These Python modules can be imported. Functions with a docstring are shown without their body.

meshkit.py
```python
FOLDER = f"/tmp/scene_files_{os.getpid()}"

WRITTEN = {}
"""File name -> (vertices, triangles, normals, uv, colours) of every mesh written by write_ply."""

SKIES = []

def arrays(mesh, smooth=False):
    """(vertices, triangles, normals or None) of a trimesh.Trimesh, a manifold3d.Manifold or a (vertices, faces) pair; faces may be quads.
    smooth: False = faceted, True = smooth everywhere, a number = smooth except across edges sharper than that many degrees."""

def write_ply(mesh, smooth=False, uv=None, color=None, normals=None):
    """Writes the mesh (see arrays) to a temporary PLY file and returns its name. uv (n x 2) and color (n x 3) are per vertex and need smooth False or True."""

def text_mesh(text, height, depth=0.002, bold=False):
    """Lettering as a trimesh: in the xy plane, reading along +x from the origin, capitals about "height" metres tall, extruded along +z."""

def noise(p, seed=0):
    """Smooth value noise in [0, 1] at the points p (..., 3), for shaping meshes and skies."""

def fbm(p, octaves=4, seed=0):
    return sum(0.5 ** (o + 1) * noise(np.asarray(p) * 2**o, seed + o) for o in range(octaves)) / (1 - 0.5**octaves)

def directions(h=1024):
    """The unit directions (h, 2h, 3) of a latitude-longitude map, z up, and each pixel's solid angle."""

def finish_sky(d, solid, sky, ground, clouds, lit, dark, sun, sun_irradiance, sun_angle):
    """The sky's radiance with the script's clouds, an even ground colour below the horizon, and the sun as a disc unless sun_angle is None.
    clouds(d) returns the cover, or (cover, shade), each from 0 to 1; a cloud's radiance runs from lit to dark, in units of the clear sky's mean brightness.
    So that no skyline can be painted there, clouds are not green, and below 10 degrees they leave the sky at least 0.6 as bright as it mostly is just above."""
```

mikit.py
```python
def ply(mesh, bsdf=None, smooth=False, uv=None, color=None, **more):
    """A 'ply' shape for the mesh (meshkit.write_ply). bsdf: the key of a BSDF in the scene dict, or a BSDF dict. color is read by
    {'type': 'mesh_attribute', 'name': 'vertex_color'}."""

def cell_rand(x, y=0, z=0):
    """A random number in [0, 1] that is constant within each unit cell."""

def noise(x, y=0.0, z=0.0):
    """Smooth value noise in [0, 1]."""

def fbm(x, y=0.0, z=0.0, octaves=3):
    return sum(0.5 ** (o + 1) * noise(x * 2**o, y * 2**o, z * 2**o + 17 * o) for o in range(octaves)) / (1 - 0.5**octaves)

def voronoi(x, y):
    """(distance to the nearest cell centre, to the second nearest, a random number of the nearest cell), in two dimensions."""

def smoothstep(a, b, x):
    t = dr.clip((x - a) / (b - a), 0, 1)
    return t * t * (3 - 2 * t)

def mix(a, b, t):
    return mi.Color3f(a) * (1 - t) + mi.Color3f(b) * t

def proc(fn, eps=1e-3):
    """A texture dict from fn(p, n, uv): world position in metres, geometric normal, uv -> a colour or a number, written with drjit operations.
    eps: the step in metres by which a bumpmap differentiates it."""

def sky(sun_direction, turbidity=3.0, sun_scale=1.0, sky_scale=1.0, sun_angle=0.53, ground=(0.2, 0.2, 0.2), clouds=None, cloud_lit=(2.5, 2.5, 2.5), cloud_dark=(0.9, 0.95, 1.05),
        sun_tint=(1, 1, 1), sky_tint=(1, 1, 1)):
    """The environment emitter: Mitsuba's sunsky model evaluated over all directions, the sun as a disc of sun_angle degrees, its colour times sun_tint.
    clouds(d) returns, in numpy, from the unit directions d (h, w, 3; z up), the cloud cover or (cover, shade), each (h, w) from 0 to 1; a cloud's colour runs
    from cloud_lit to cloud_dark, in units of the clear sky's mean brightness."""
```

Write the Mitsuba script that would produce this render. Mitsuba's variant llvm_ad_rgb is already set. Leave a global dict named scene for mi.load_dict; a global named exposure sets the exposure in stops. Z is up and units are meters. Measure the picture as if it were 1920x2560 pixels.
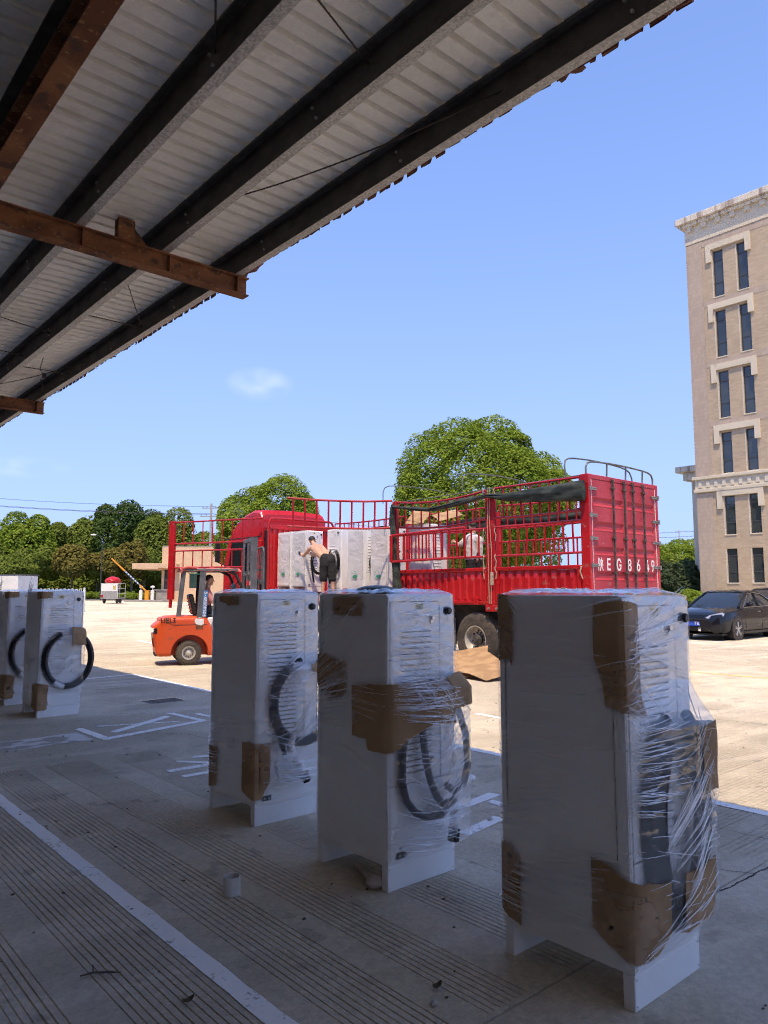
import math, random
import numpy as np, trimesh, mitsuba as mi, drjit as dr
import mikit, meshkit
from shapely.geometry import Polygon
from mikit import proc, noise, fbm, voronoi, smoothstep, mix, cell_rand
T4 = mi.ScalarTransform4f
scene, labels = {}, {}
# ---------------------------------------------------------------- camera, sky, exposure
# x: across the yard (away from the shed), y: along the shed's eave, z: up
YAW, PITCH = math.radians(41.0), math.atan(195.0 / 1850.0)
DIR = np.array([math.cos(PITCH) * math.sin(YAW), math.cos(PITCH) * math.cos(YAW), math.sin(PITCH)])
EYE = np.array([0, 0, 1.65])
scene['camera'] = {'type': 'perspective', 'fov': 2 * math.degrees(math.atan(960 / 1850.0)), 'fov_axis': 'x', 'near_clip': 0.05, 'far_clip': 4000.0,
                   'to_world': T4().look_at(origin=EYE.tolist(), target=(EYE + DIR).tolist(), up=[0, 0, 1])}
SUN = (-0.35, -0.33, 1.0)

def clouds(d):
    x, y, z = d[..., 0], d[..., 1], d[..., 2]
    def wisp(c, wide, high, seed, amount):
        c = np.array(c) / np.linalg.norm(c)
        r = np.cross(c, [0, 0, 1.0]); r /= np.linalg.norm(r)
        u = np.cross(r, c)
        a, b = (d @ r) / wide, (d @ u) / high
        near = np.clip(1.15 - np.sqrt(a * a + b * b), 0, 1) * (d @ c > 0.5)
        n = meshkit.fbm(d * np.array([26, 26, 40.0]), 5, seed)
        return amount * np.clip(near * 1.5, 0, 1) * np.clip((n - 0.36) * 2.6, 0, 1)
    az = lambda px, py: np.array(DIR + np.array([math.cos(YAW), -math.sin(YAW), 0]) * (px - 960) / 1850 + np.array([-math.sin(PITCH) * math.sin(YAW), -math.sin(PITCH) * math.cos(YAW), math.cos(PITCH)]) * (1280 - py) / 1850)
    c = wisp(az(650, 960), .040, .021, 3, .30) + wisp(az(40, 1165), .06, .012, 8, .35)
    veil = .24 + .5 * np.clip(1 - z * 1.7, 0, 1) ** 1.5          # thin summer haze, thicker towards the horizon
    veil = veil + np.clip((meshkit.fbm(d * np.array([3, 3, 9.0]), 4, 21) - .45), 0, 1) * .12
    cover = np.clip(veil + c * (1 - veil), 0, 1)
    return cover, np.clip(veil * (1 - c) / np.maximum(cover, 1e-6), 0, 1)

scene['daylight'] = mikit.sky(SUN, turbidity=3.0, sun_scale=.67, sky_scale=1.60, clouds=clouds, cloud_lit=(1.7, 1.75, 1.85), cloud_dark=(.50, .76, 1.46), ground=(.22, .2, .17), sun_tint=(1.0, .95, .86), sky_tint=(.96, .87, 1.02))
exposure = 2.25

# ---------------------------------------------------------------- helpers
rng = np.random.default_rng(7)
def nrm(v):
    v = np.asarray(v, float); return v / (np.linalg.norm(v) + 1e-12)
_CH = None
def _chamfer():
    """the 24 corners (as signs and which axis is full) and the triangles of a bevelled box"""
    global _CH
    if _CH is None:
        s = np.array([[x, y, z] for x in (-1, 1) for y in (-1, 1) for z in (-1, 1)], float)
        s = np.repeat(s, 3, 0); k = np.tile(np.eye(3), (8, 1))
        h = trimesh.convex.convex_hull(s * (1 - .2 * (1 - k)))
        idx = [int(np.argmin(((h.vertices - p) ** 2).sum(1))) for p in s * (1 - .2 * (1 - k))]
        inv = np.zeros(len(h.vertices), int); inv[idx] = np.arange(24)
        _CH = s, k, inv[h.faces]
    return _CH
def rot(axis, deg):
    return trimesh.transformations.rotation_matrix(math.radians(deg), axis)
class M:
    def __init__(self): self.v, self.f, self.n = [], [], 0
    def raw(self, v, f):
        v = np.asarray(v, float); f = np.asarray(f, int)
        if f.shape[1] == 4: f = np.vstack([f[:, [0, 1, 2]], f[:, [0, 2, 3]]])
        self.v.append(v); self.f.append(f + self.n); self.n += len(v); return self
    def mesh(self): return np.vstack(self.v), np.vstack(self.f)
    def add(self, m, t=None):
        v, f = (np.asarray(m.vertices), np.asarray(m.faces)) if hasattr(m, 'vertices') else m.mesh() if isinstance(m, M) else m
        if t is not None: v = v @ np.asarray(t)[:3, :3].T + np.asarray(t)[:3, 3]
        return self.raw(v, f)
    def box(self, lo, hi, b=0.0, t=None):
        lo, hi = np.minimum(lo, hi), np.maximum(lo, hi); c, h = (np.array(lo) + hi) / 2, (np.array(hi) - lo) / 2
        b = min(b, .45 * h.min())
        if b > 0:
            s, k, f = _chamfer(); v = c + s * (h - b * (1 - k))
        else:
            v = c + h * np.array([[x, y, z] for x in (-1, 1) for y in (-1, 1) for z in (-1, 1)])
            f = np.array([[0, 1, 3], [0, 3, 2], [4, 6, 7], [4, 7, 5], [0, 4, 5], [0, 5, 1], [2, 3, 7], [2, 7, 6], [0, 2, 6], [0, 6, 4], [1, 5, 7], [1, 7, 3]])
        if t is not None: v = v @ np.asarray(t)[:3, :3].T + np.asarray(t)[:3, 3]
        return self.raw(v, f)
    def bar(self, p, q, w, h, up=(0, 0, 1), b=0.0):
        """a straight bar from p to q, w wide (sideways) and h high (towards up)"""
        p, q = np.array(p, float), np.array(q, float); d = q - p; L = np.linalg.norm(d); d /= L
        if abs(d @ nrm(up)) > .98: up = (1, 0, 0) if abs(d[0]) < .9 else (0, 1, 0)
        s = nrm(np.cross(d, up)); u = np.cross(s, d); t = np.eye(4); t[:3, 0], t[:3, 1], t[:3, 2], t[:3, 3] = d, -s, u, (p + q) / 2
        return self.box([-L / 2, -w / 2, -h / 2], [L / 2, w / 2, h / 2], b, t)
    def tube(self, pts, r, n=6, closed=False, cap=True):
        p = np.asarray(pts, float); r = np.broadcast_to(r, (len(p),))
        tg = np.gradient(p, axis=0)
        if closed: tg = np.roll(p, -1, 0) - np.roll(p, 1, 0)
        tg /= np.linalg.norm(tg, axis=1, keepdims=True) + 1e-12
        a = nrm(np.cross(tg[0], [0, 0, 1] if abs(tg[0][2]) < .9 else [1, 0, 0])); A = []
        for t in tg:
            a = nrm(a - t * (a @ t)); A.append(a)
        A = np.array(A); B = np.cross(tg, A); an = np.arange(n) * 2 * math.pi / n
        v = p[:, None] + r[:, None, None] * (np.cos(an)[None, :, None] * A[:, None] + np.sin(an)[None, :, None] * B[:, None])
        m = len(p); I = np.arange(m if closed else m - 1); i, j = np.meshgrid(I, np.arange(n), indexing='ij'); i2, j2 = (i + 1) % m, (j + 1) % n
        q = np.stack([i * n + j, i * n + j2, i2 * n + j2, i2 * n + j], -1).reshape(-1, 4)
        v = v.reshape(-1, 3); f = np.vstack([q[:, [0, 1, 2]], q[:, [0, 2, 3]]])
        if cap and not closed:
            v = np.vstack([v, p[:1], p[-1:]]); k = np.arange(n)
            f = np.vstack([f, np.stack([np.full(n, m * n), (k + 1) % n, k], 1), np.stack([np.full(n, m * n + 1), (m - 1) * n + k, (m - 1) * n + (k + 1) % n], 1)])
        return self.raw(v, f)
    def cyl(self, p, q, r, n=16): return self.tube([p, q], r, n)
    def lathe(self, prof, t=None, n=32):
        """profile of (radius, height) pairs turned about the local z axis"""
        a = np.arange(n) * 2 * math.pi / n; pr = np.asarray(prof, float)
        v = np.stack([pr[:, 0, None] * np.cos(a), pr[:, 0, None] * np.sin(a), np.broadcast_to(pr[:, 1, None], (len(pr), n))], -1).reshape(-1, 3)
        i, j = np.meshgrid(np.arange(len(pr) - 1), np.arange(n), indexing='ij'); j2 = (j + 1) % n
        q = np.stack([i * n + j, i * n + j2, (i + 1) * n + j2, (i + 1) * n + j], -1).reshape(-1, 4)
        if t is not None: v = v @ np.asarray(t)[:3, :3].T + np.asarray(t)[:3, 3]
        return self.raw(v, q)
    def prism(self, poly, t=None, lo=0.0, hi=1.0):
        """polygon (list of xy, or shapely) extruded along local z"""
        P = poly if isinstance(poly, Polygon) else Polygon(poly)
        m = trimesh.creation.extrude_polygon(P, hi - lo, engine='earcut'); v = np.array(m.vertices); v[:, 2] += lo
        if t is not None: v = v @ np.asarray(t)[:3, :3].T + np.asarray(t)[:3, 3]
        return self.raw(v, m.faces)
    def grid(self, P, closed=False):
        P = np.asarray(P, float); m, n = P.shape[:2]
        i, j = np.meshgrid(np.arange(m - 1), np.arange(n if closed else n - 1), indexing='ij'); j2 = (j + 1) % n
        return self.raw(P.reshape(-1, 3), np.stack([i * n + j, i * n + j2, (i + 1) * n + j2, (i + 1) * n + j], -1).reshape(-1, 4))
    def sheet(self, P, th, out):
        """a grid with thickness th along the direction field out"""
        P = np.asarray(P, float); m, n = P.shape[:2]; Q = P + th * np.asarray(out)
        self.grid(P[:, ::-1]); self.grid(Q)
        for a, b in ((P[0], Q[0]), (Q[-1], P[-1]), (Q[:, 0], P[:, 0]), (P[:, -1], Q[:, -1])): self.grid(np.stack([a, b]))
        return self
    def xf(self, t):
        t = np.asarray(t); self.v = [v @ t[:3, :3].T + t[:3, 3] for v in self.v]
        if np.linalg.det(t[:3, :3]) < 0: self.f = [f[:, ::-1] for f in self.f]
        return self
def frame(o, x, y=None, z=None):
    """matrix with the given origin and axes (two of the three given)"""
    t = np.eye(4); t[:3, 3] = o
    if z is None: z = np.cross(x, y)
    elif y is None: y = np.cross(z, x)
    t[:3, 0], t[:3, 1], t[:3, 2] = nrm(x), nrm(y), nrm(z); return t
def place(x, y, z, deg=0): 
    t = rot([0, 0, 1], deg); t[:3, 3] = (x, y, z); return t
_used = {}
def nm(k):
    n = _used.get(k, 0); _used[k] = n + 1
    return k if n == 0 else f'{k}_{n:03d}'
def put(k, m, bsdf, smooth=False, label=None, cat=None, group=None, kind=None, **kw):
    k = nm(k)
    scene[k] = mikit.ply(m.mesh() if isinstance(m, M) else m, bsdf, smooth, **kw)
    tag(k, label, cat, group, kind); return k
def thing(k, label=None, cat=None, group=None, kind=None):
    k = nm(k); tag(k, label, cat, group, kind); return k
def tag(k, label=None, cat=None, group=None, kind=None):
    d = {a: b for a, b in (('label', label), ('category', cat), ('group', group), ('kind', kind)) if b}
    if d: labels[k] = {**labels.get(k, {}), **d}
def copy(src, dst, t, skip=()):
    """copies every entry of the thing src under the key dst, moved by the matrix t"""
    for k in [k for k in scene if k == src or k.startswith(src + '__')]:
        if any(s in k for s in skip): continue
        d = dict(scene[k]); d['to_world'] = T4(t) @ d['to_world'] if 'to_world' in d else T4(t)
        scene[dst + k[len(src):]] = d
        if k != src and k in labels: labels[dst + k[len(src):]] = dict(labels[k])

# ---------------------------------------------------------------- materials
def col(c): return {'type': 'rgb', 'value': list(c)} if isinstance(c, (tuple, list)) else c
def mat(k, c, rough=.5, metal=0.0, spec=.5, bump=None, scale=1.0, **kw):
    b = {'type': 'principled', 'base_color': col(c), 'roughness': rough if not isinstance(rough, dict) else rough, 'metallic': metal, 'specular': spec, **kw}
    if bump is not None: b = {'type': 'bumpmap', 'tex': bump, 'scale': scale, 'bsdf': b}
    scene[k] = {'type': 'twosided', 'bsdf': b}; return k
def grain(a, b, f=9.0, g=90.0):
    """colour that wanders between a and b in blotches with a fine grain"""
    def fn(p, n, uv):
        t = fbm(p.x * f, p.y * f, p.z * f, 3) * .75 + noise(p.x * g, p.y * g, p.z * g) * .25
        return mix(a, b, smoothstep(.3, .7, t))
    return proc(fn)
def concrete(p, n, uv):
    big = fbm(p.x * .35, p.y * .35, 0, 4); mid = fbm(p.x * 2.3 + 9, p.y * 2.3, 4, 4); fine = noise(p.x * 160, p.y * 160, 3); gr = noise(p.x * 45, p.y * 45, 8)
    c = mix((.36, .315, .24), (.50, .445, .345), smoothstep(.3, .72, big * .6 + mid * .4))
    c = mix(c, (.30, .265, .20), smoothstep(.56, .74, fbm(p.x * .8 + 31, p.y * .9, 2, 4)) * .55)          # stains
    streak = fbm(p.x * .5 - p.y * .12 + 7, p.y * 4.0 + p.x * .6, 5, 3)
    c = mix(c, (.54, .49, .395), smoothstep(.55, .72, streak) * .45)                                         # scuffed lanes
    c = mix(c, (.19, .165, .135), smoothstep(.74, .82, fbm(p.x * 5 + 3, p.y * 5, 9, 3)) * .4)                # oil spots
    return c * (.80 + .22 * fine + .20 * gr)
mat('m_concrete', proc(concrete), .85, spec=.25)
def paintmark(p, n, uv):
    w = fbm(p.x * 14, p.y * 14, 1, 4) * .6 + noise(p.x * 90, p.y * 90, 2) * .4
    return mix((.44, .42, .38), (.80, .79, .76), smoothstep(.20, .36, w))
mat('m_line', proc(paintmark), .75, spec=.25)
mat('m_oldline', grain((.34, .32, .28), (.46, .44, .40), 12, 110), .85, spec=.25)
mat('m_yellowline', grain((.62, .50, .13), (.50, .42, .22), 10, 80), .8)
mat('m_crack', (.06, .055, .05), .9, spec=.1)
mat('m_asphalt', grain((.05, .05, .05), (.09, .088, .085), 3, 60), .9, spec=.2)
mat('m_grass', grain((.06, .10, .02), (.13, .17, .04), 2, 30), .9, spec=.1)
# ================================================================ the yard
def zt(y): return .0144 * np.maximum(0, np.asarray(y, float) - 22)
class Ground:
    """flat concrete cut on a grid; blocks of it carry sawn grooves"""
    def __init__(self): self.blocks = []
    def block(self, x0, x1, y0, y1, along, bands, pitch=.034, wide=.0072, deep=.005): self.blocks.append((x0, x1, y0, y1, along, bands, pitch, wide, deep))
    def build(self, X, Y, holes=()):
        m = M(); r = np.random.default_rng(3)
        xs = sorted({*X, *[v for b in self.blocks for v in b[:2]], *[v for h in holes for v in h[:2]]})
        ys = sorted({*Y, 22.0, *[v for b in self.blocks for v in b[2:4]], *[v for h in holes for v in h[2:4]]})
        for x0, x1 in zip(xs, xs[1:]):
            for y0, y1 in zip(ys, ys[1:]):
                cx, cy = (x0 + x1) / 2, (y0 + y1) / 2
                if any(b[0] < cx < b[1] and b[2] < cy < b[3] for b in [*self.blocks, *holes]): continue
                m.raw([[x0, y0, zt(y0)], [x1, y0, zt(y0)], [x1, y1, zt(y1)], [x0, y1, zt(y1)]], [[0, 1, 2], [0, 2, 3]])
        for x0, x1, y0, y1, along, bands, pitch, wide, deep in self.blocks:
            a0, a1, l0, l1 = (x0, x1, y0, y1) if along == 'y' else (y0, y1, x0, x1)
            prof = [(a0, 0.0)]; marks = []
            for b0, b1 in bands:
                for c in np.arange(max(b0, a0 + .02), min(b1, a1 - .02), pitch):
                    marks.append(c + r.uniform(-.0015, .0015))
            n = max(2, int((l1 - l0) / .25)); L = np.linspace(l0, l1, n); P = [[(a0, t, 0.0) for t in L]]
            for c in sorted(marks):
                w = wide * r.uniform(.75, 1.2) / 2; wob = .0022 * np.cumsum(r.normal(0, .35, n)); wob = np.clip(wob - np.linspace(wob[0], wob[-1], n), -.005, .005); dd = deep * r.uniform(.7, 1.25)
                for o, z in ((-w, 0), (-w * .55, -dd), (w * .55, -dd), (w, 0)): P.append([(c + o + q, t, z) for q, t in zip(wob, L)])
            P.append([(a1, t, 0.0) for t in L]); P = np.array(P)
            if along != 'y': P = P[:, :, [1, 0, 2]][::-1]
            m.grid(P[:, ::-1] if along != 'y' else P[:, ::-1])
        return m
G = Ground()
G.block(-1.2, 3.42, 2.06, 5.25, 'y', [(-.9, -.5), (-.3, .1), (.3, .52), (.70, 1.08), (1.262, 1.625), (1.86, 2.17), (2.335, 2.58), (2.87, 3.27)])
G.block(-1.2, 3.42, 5.25, 7.55, 'y', [(-.9, -.5), (-.3, .1), (.3, .52), (.70, 1.08), (1.262, 1.625), (1.80, 2.12), (2.31, 2.70), (2.93, 3.36)])
G.block(3.42, 4.85, 2.06, 4.6, 'y', [(3.5, 3.88), (4.1, 4.45)])
G.block(-3.0, 3.1, 8.43, 9.0, 'y', [(-2.9, -.8), (-.5, .55), (.7, 1.6), (1.75, 2.3), (2.4, 3.0)])
G.block(4.85, 13.0, -2.0, 4.85, 'x', [(-1.9, -1.2), (-1.0, -.2), (0, .7), (.9, 1.5), (1.7, 2.35), (2.5, 3.05), (3.2, 3.75), (3.95, 4.2), (4.4, 4.75)], pitch=.042, wide=.014)
# expansion joints between the slabs: one wide groove each
G.block(-8, 4.85, 2.0, 2.06, 'x', [(2.03, 2.031)], wide=.016, deep=.014)
for yj in (13.6, 19.2): G.block(-8, 60, yj, yj + .06, 'x', [(yj + .03, yj + .031)], wide=.02, deep=.014)
for yj in (5.35,): G.block(13, 60, yj, yj + .06, 'x', [(yj + .03, yj + .031)], wide=.02, deep=.014)
for xj in (13.0, 18.2, 23.4): G.block(xj, xj + .06, 5.41 if xj > 13 else 5.0, 13.6, 'y', [(xj + .03, xj + .031)], wide=.02, deep=.014)
GRATE = (4.66, 5.22, 10.53, 10.95)
gm = G.build([-400, -60, -8, 0, 10, 30, 60, 120, 500, 2500], [-400, -60, -8, 0, 30, 60, 100, 200, 400, 2500], holes=[GRATE])
put('ground', gm, 'm_concrete', label='broad concrete yard with sawn anti-slip grooves, half in the shed shade', kind='structure')

def flat(m, pts, z=.004):
    """a painted marking: polygon of ground points"""
    P = Polygon(pts).buffer(0)
    t = trimesh.creation.triangulate_polygon(P, engine='earcut')
    v = np.column_stack([t[0], np.full(len(t[0]), 0.0)]); v[:, 2] = zt(v[:, 1]) + z
    f = t[1]; a = v[f[:, 0]]; s = np.cross(v[f[:, 1]] - a, v[f[:, 2]] - a)[:, 2] < 0; f = np.where(s[:, None], f[:, ::-1], f)
    return m.raw(v, f)
def stripe(p, q, w, seed=0, ragged=.0025):
    r = np.random.default_rng(seed); p, q = np.array(p, float), np.array(q, float); d = q - p; L = np.linalg.norm(d); d /= L; s = np.array([-d[1], d[0]])
    n = max(2, int(L / .12)); t = np.linspace(0, L, n)
    a = [p + d * k + s * (w / 2 + r.normal(0, ragged)) for k in t]; b = [p + d * k - s * (w / 2 + r.normal(0, ragged)) for k in t]
    return [*a, *b[::-1]]
m = flat(M(), stripe((1.681, -2), (1.681, 12.2), .095, 1)); put('parking_line', m, 'm_line', label='long worn white line on grooved concrete at lower left', cat='road marking', kind='structure')
m = flat(M(), stripe((5.82, -3), (5.98, 14.45), .11, 2)); flat(m, stripe((4.9, 14.2), (5.93, 14.4), .10, 3)); put('bay_line', m, 'm_line', label='white bay line along the edge of the shed shadow', cat='road marking', kind='structure')
m = flat(M(), stripe((14.69, -6), (14.69, 7.5), .10, 4, .012)); put('yellow_line', m, 'm_yellowline', label='faded yellow line across the sunlit yard', cat='road marking', kind='structure')
m = flat(M(), stripe((7.58, 5.2), (7.58, 6.85), .09, 5, .01)); flat(m, stripe((9.6, 19.6), (9.9, 23.5), .12, 6, .01)); put('bay_line', m, 'm_line', label='short white bay line on the sunlit concrete', cat='road marking', kind='structure')
m = flat(M(), stripe((14, 34), (40, 22.5), .25, 7)); flat(m, stripe((2, 47), (44, 40), .22, 8)); put('bay_line', m, 'm_line', label='long white line crossing the far sunlit yard', cat='road marking', kind='structure')
# painted letters, strokes taped off one by one
m = M()
for poly in ([(3.14, 9.22), (3.24, 9.27), (3.27, 8.51), (3.16, 8.46)], [(3.42, 9.27), (4.33, 8.93), (4.33, 8.87), (3.42, 9.21)], [(3.40, 8.80), (3.43, 8.68), (4.40, 9.30), (4.37, 9.42)],
             [(3.17, 8.46), (3.18, 8.34), (4.56, 8.70), (4.53, 8.80)], [(4.46, 9.62), (4.56, 9.56), (4.62, 8.74), (4.53, 8.72)], [(4.72, 9.3), (4.8, 9.32), (4.86, 8.6), (4.78, 8.6)]): flat(m, poly)
put('painted_letter', m, 'm_line', label='worn white painted strokes on shaded concrete left of the wrapped cabinets', cat='road marking', kind='structure')
m = M()
for poly in ([(3.50, 6.92), (3.56, 6.98), (4.05, 6.72), (4.0, 6.66)], [(3.30, 6.84), (3.33, 6.90), (3.62, 6.58), (3.54, 6.55)], [(3.09, 6.60), (3.08, 6.50), (3.56, 6.50), (3.60, 6.60)], [(3.1, 6.25), (3.1, 6.33), (3.8, 6.33), (3.8, 6.22)], [(3.72, 6.6), (3.8, 6.6), (4.0, 6.1), (3.9, 6.1)], [(3.83, 3.64), (4.30, 3.72), (4.32, 3.62), (3.84, 3.54)], [(4.30, 4.08), (4.75, 4.16), (4.78, 4.05), (4.32, 3.99)], [(4.5, 3.6), (4.58, 3.6), (4.62, 4.0), (4.54, 4.0)]): flat(m, poly)
put('painted_letter', m, 'm_line', label='worn white painted strokes partly hidden behind the wrapped cabinets', cat='road marking', kind='structure')
m = flat(M(), [*[(x, 8.995 + .02 * math.sin(x * 9)) for x in np.linspace(-3, 3.1, 30)], *[(x, 8.44 + .03 * math.sin(x * 7 + 1)) for x in np.linspace(3.1, -3, 30)]], .002)
def washed(p, n, uv): return mix((.33, .30, .26), (.55, .54, .51), smoothstep(.42, .62, fbm(p.x * 5, p.y * 9, 1, 4)))
mat('m_washed', proc(washed), .85, spec=.2)
put('faded_paint_band', m, 'm_washed', label='faded pale paint band over grooved concrete in the shade', cat='road marking', kind='structure')
# cracks: narrow open breaks with crumbled edges
def crack(pts, w=.007, seed=0):
    r = np.random.default_rng(seed); p = np.array(pts, float); t = np.linspace(0, len(p) - 1, 40 * (len(p) - 1)); i = np.minimum(t.astype(int), len(p) - 2)
    c = p[i] + (p[i + 1] - p[i]) * (t - i)[:, None]; c += np.cumsum(r.normal(0, .003, c.shape), 0) * .6
    ww = w * (.3 + r.random(len(c)) * 1.1); return [*(c + np.stack([ww, ww], 1) * [.3, .5]), *(c - np.stack([ww, ww], 1) * [.3, .5])[::-1]]
m = M()
for k, (pts, w) in enumerate([([(3.95, 2.03), (4.32, 1.985), (4.72, 1.965), (5.3, 1.96), (5.9, 2.02)], .012), ([(3.94, 1.98), (3.93, 1.82), (3.9, 1.67), (3.85, 1.3)], .008), ([(4.86, 2.9), (4.85, 2.4), (4.73, 1.97), (4.62, 1.5)], .01), ([(4.45, 2.6), (4.5, 2.2), (4.6, 1.99)], .007),
                              ([(3.555, 9.0), (3.55, 8.4), (3.76, 8.35), (4.03, 8.12), (4.04, 7.6)], .01), ([(5.3, 3.3), (5.28, 2.6), (5.35, 1.6)], .008), ([(11.2, 3.2), (13.4, 4.9), (14.0, 3.2)], .016), ([(17.2, 8.4), (17.6, 6.5), (17.3, 3)], .02), ([(20, 12.9), (21.5, 8.0), (20.8, 4)], .02), ([(9.5, 5.2), (9.8, 3.4), (9.3, 2.0)], .012)]):
    try: flat(m, crack(pts, w, k), .0015)
    except Exception: pass
put('ground__crack', m, 'm_crack', kind='stuff')
# drain grate let into the slab
mat('m_castiron', grain((.13, .12, .11), (.22, .20, .18), 20, 120), .7, metal=.4)
x0, x1, y0, y1 = GRATE
g_ = thing('drain_grate', 'dark slotted drain grate let into shaded concrete beside the bay line', 'drain grate')
m = M().box([x0, y0, -.2], [x1, y1, -.12]); 
for a, b in (([x0, y0, -.2], [x0 + .03, y1, -.004]), ([x1 - .03, y0, -.2], [x1, y1, -.004]), ([x0 + .03, y0, -.2], [x1 - .03, y0 + .03, -.004]), ([x0 + .03, y1 - .03, -.2], [x1 - .03, y1, -.004])): m.box(a, b)
put(g_ + '__frame', m, 'm_castiron')
for c in np.linspace(x0 + .055, x1 - .055, 14): put(g_ + '__slat', M().box([c - .011, y0 + .03, -.04], [c + .011, y1 - .03, -.005]), 'm_castiron')
m = M().box([x0 + .03, (y0 + y1) / 2 - .015, -.06], [x1 - .03, (y0 + y1) / 2 + .015, -.042]); put(g_ + '__crossbar', m, 'm_castiron')
# road and verge at the gate
m = M()
for a, b in zip(np.linspace(-40, 70, 23), np.linspace(-40, 70, 23)[1:]):
    f0, f1 = 67.5, 74.5
    P = [[a, f0 + (30 - a) * .35, 0], [b, f0 + (30 - b) * .35, 0], [b, f1 + (30 - b) * .35, 0], [a, f1 + (30 - a) * .35, 0]]
    m.raw([[p[0], p[1], float(zt(p[1])) + .012] for p in P], [[0, 1, 2], [0, 2, 3]])
put('road', m, 'm_asphalt', label='grey asphalt road beyond the yard gate', kind='structure')
m = M()
for a, b in zip(np.linspace(-60, 90, 31), np.linspace(-60, 90, 31)[1:]):
    P = [[a, 74.6 + (30 - a) * .35, 0], [b, 74.6 + (30 - b) * .35, 0], [b, 140 + (30 - b) * .35, 0], [a, 140 + (30 - a) * .35, 0]]
    m.raw([[p[0], p[1], float(zt(p[1])) + .10] for p in P], [[0, 1, 2], [0, 2, 3]])
    q = [[a, 74.3 + (30 - a) * .35], [b, 74.3 + (30 - b) * .35], [b, 74.6 + (30 - b) * .35], [a, 74.6 + (30 - a) * .35]]
    z0 = [float(zt(p[1])) for p in q]
    m.raw([[q[0][0], q[0][1], z0[0]], [q[1][0], q[1][1], z0[1]], [q[1][0], q[1][1], z0[1] + .14], [q[0][0], q[0][1], z0[0] + .14], [q[2][0], q[2][1], z0[2] + .14], [q[3][0], q[3][1], z0[3] + .14]], [[0, 1, 2], [0, 2, 3], [3, 2, 4], [3, 4, 5]])
put('verge', m, 'm_grass', label='grass verge under the trees behind the road', kind='structure')
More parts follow.
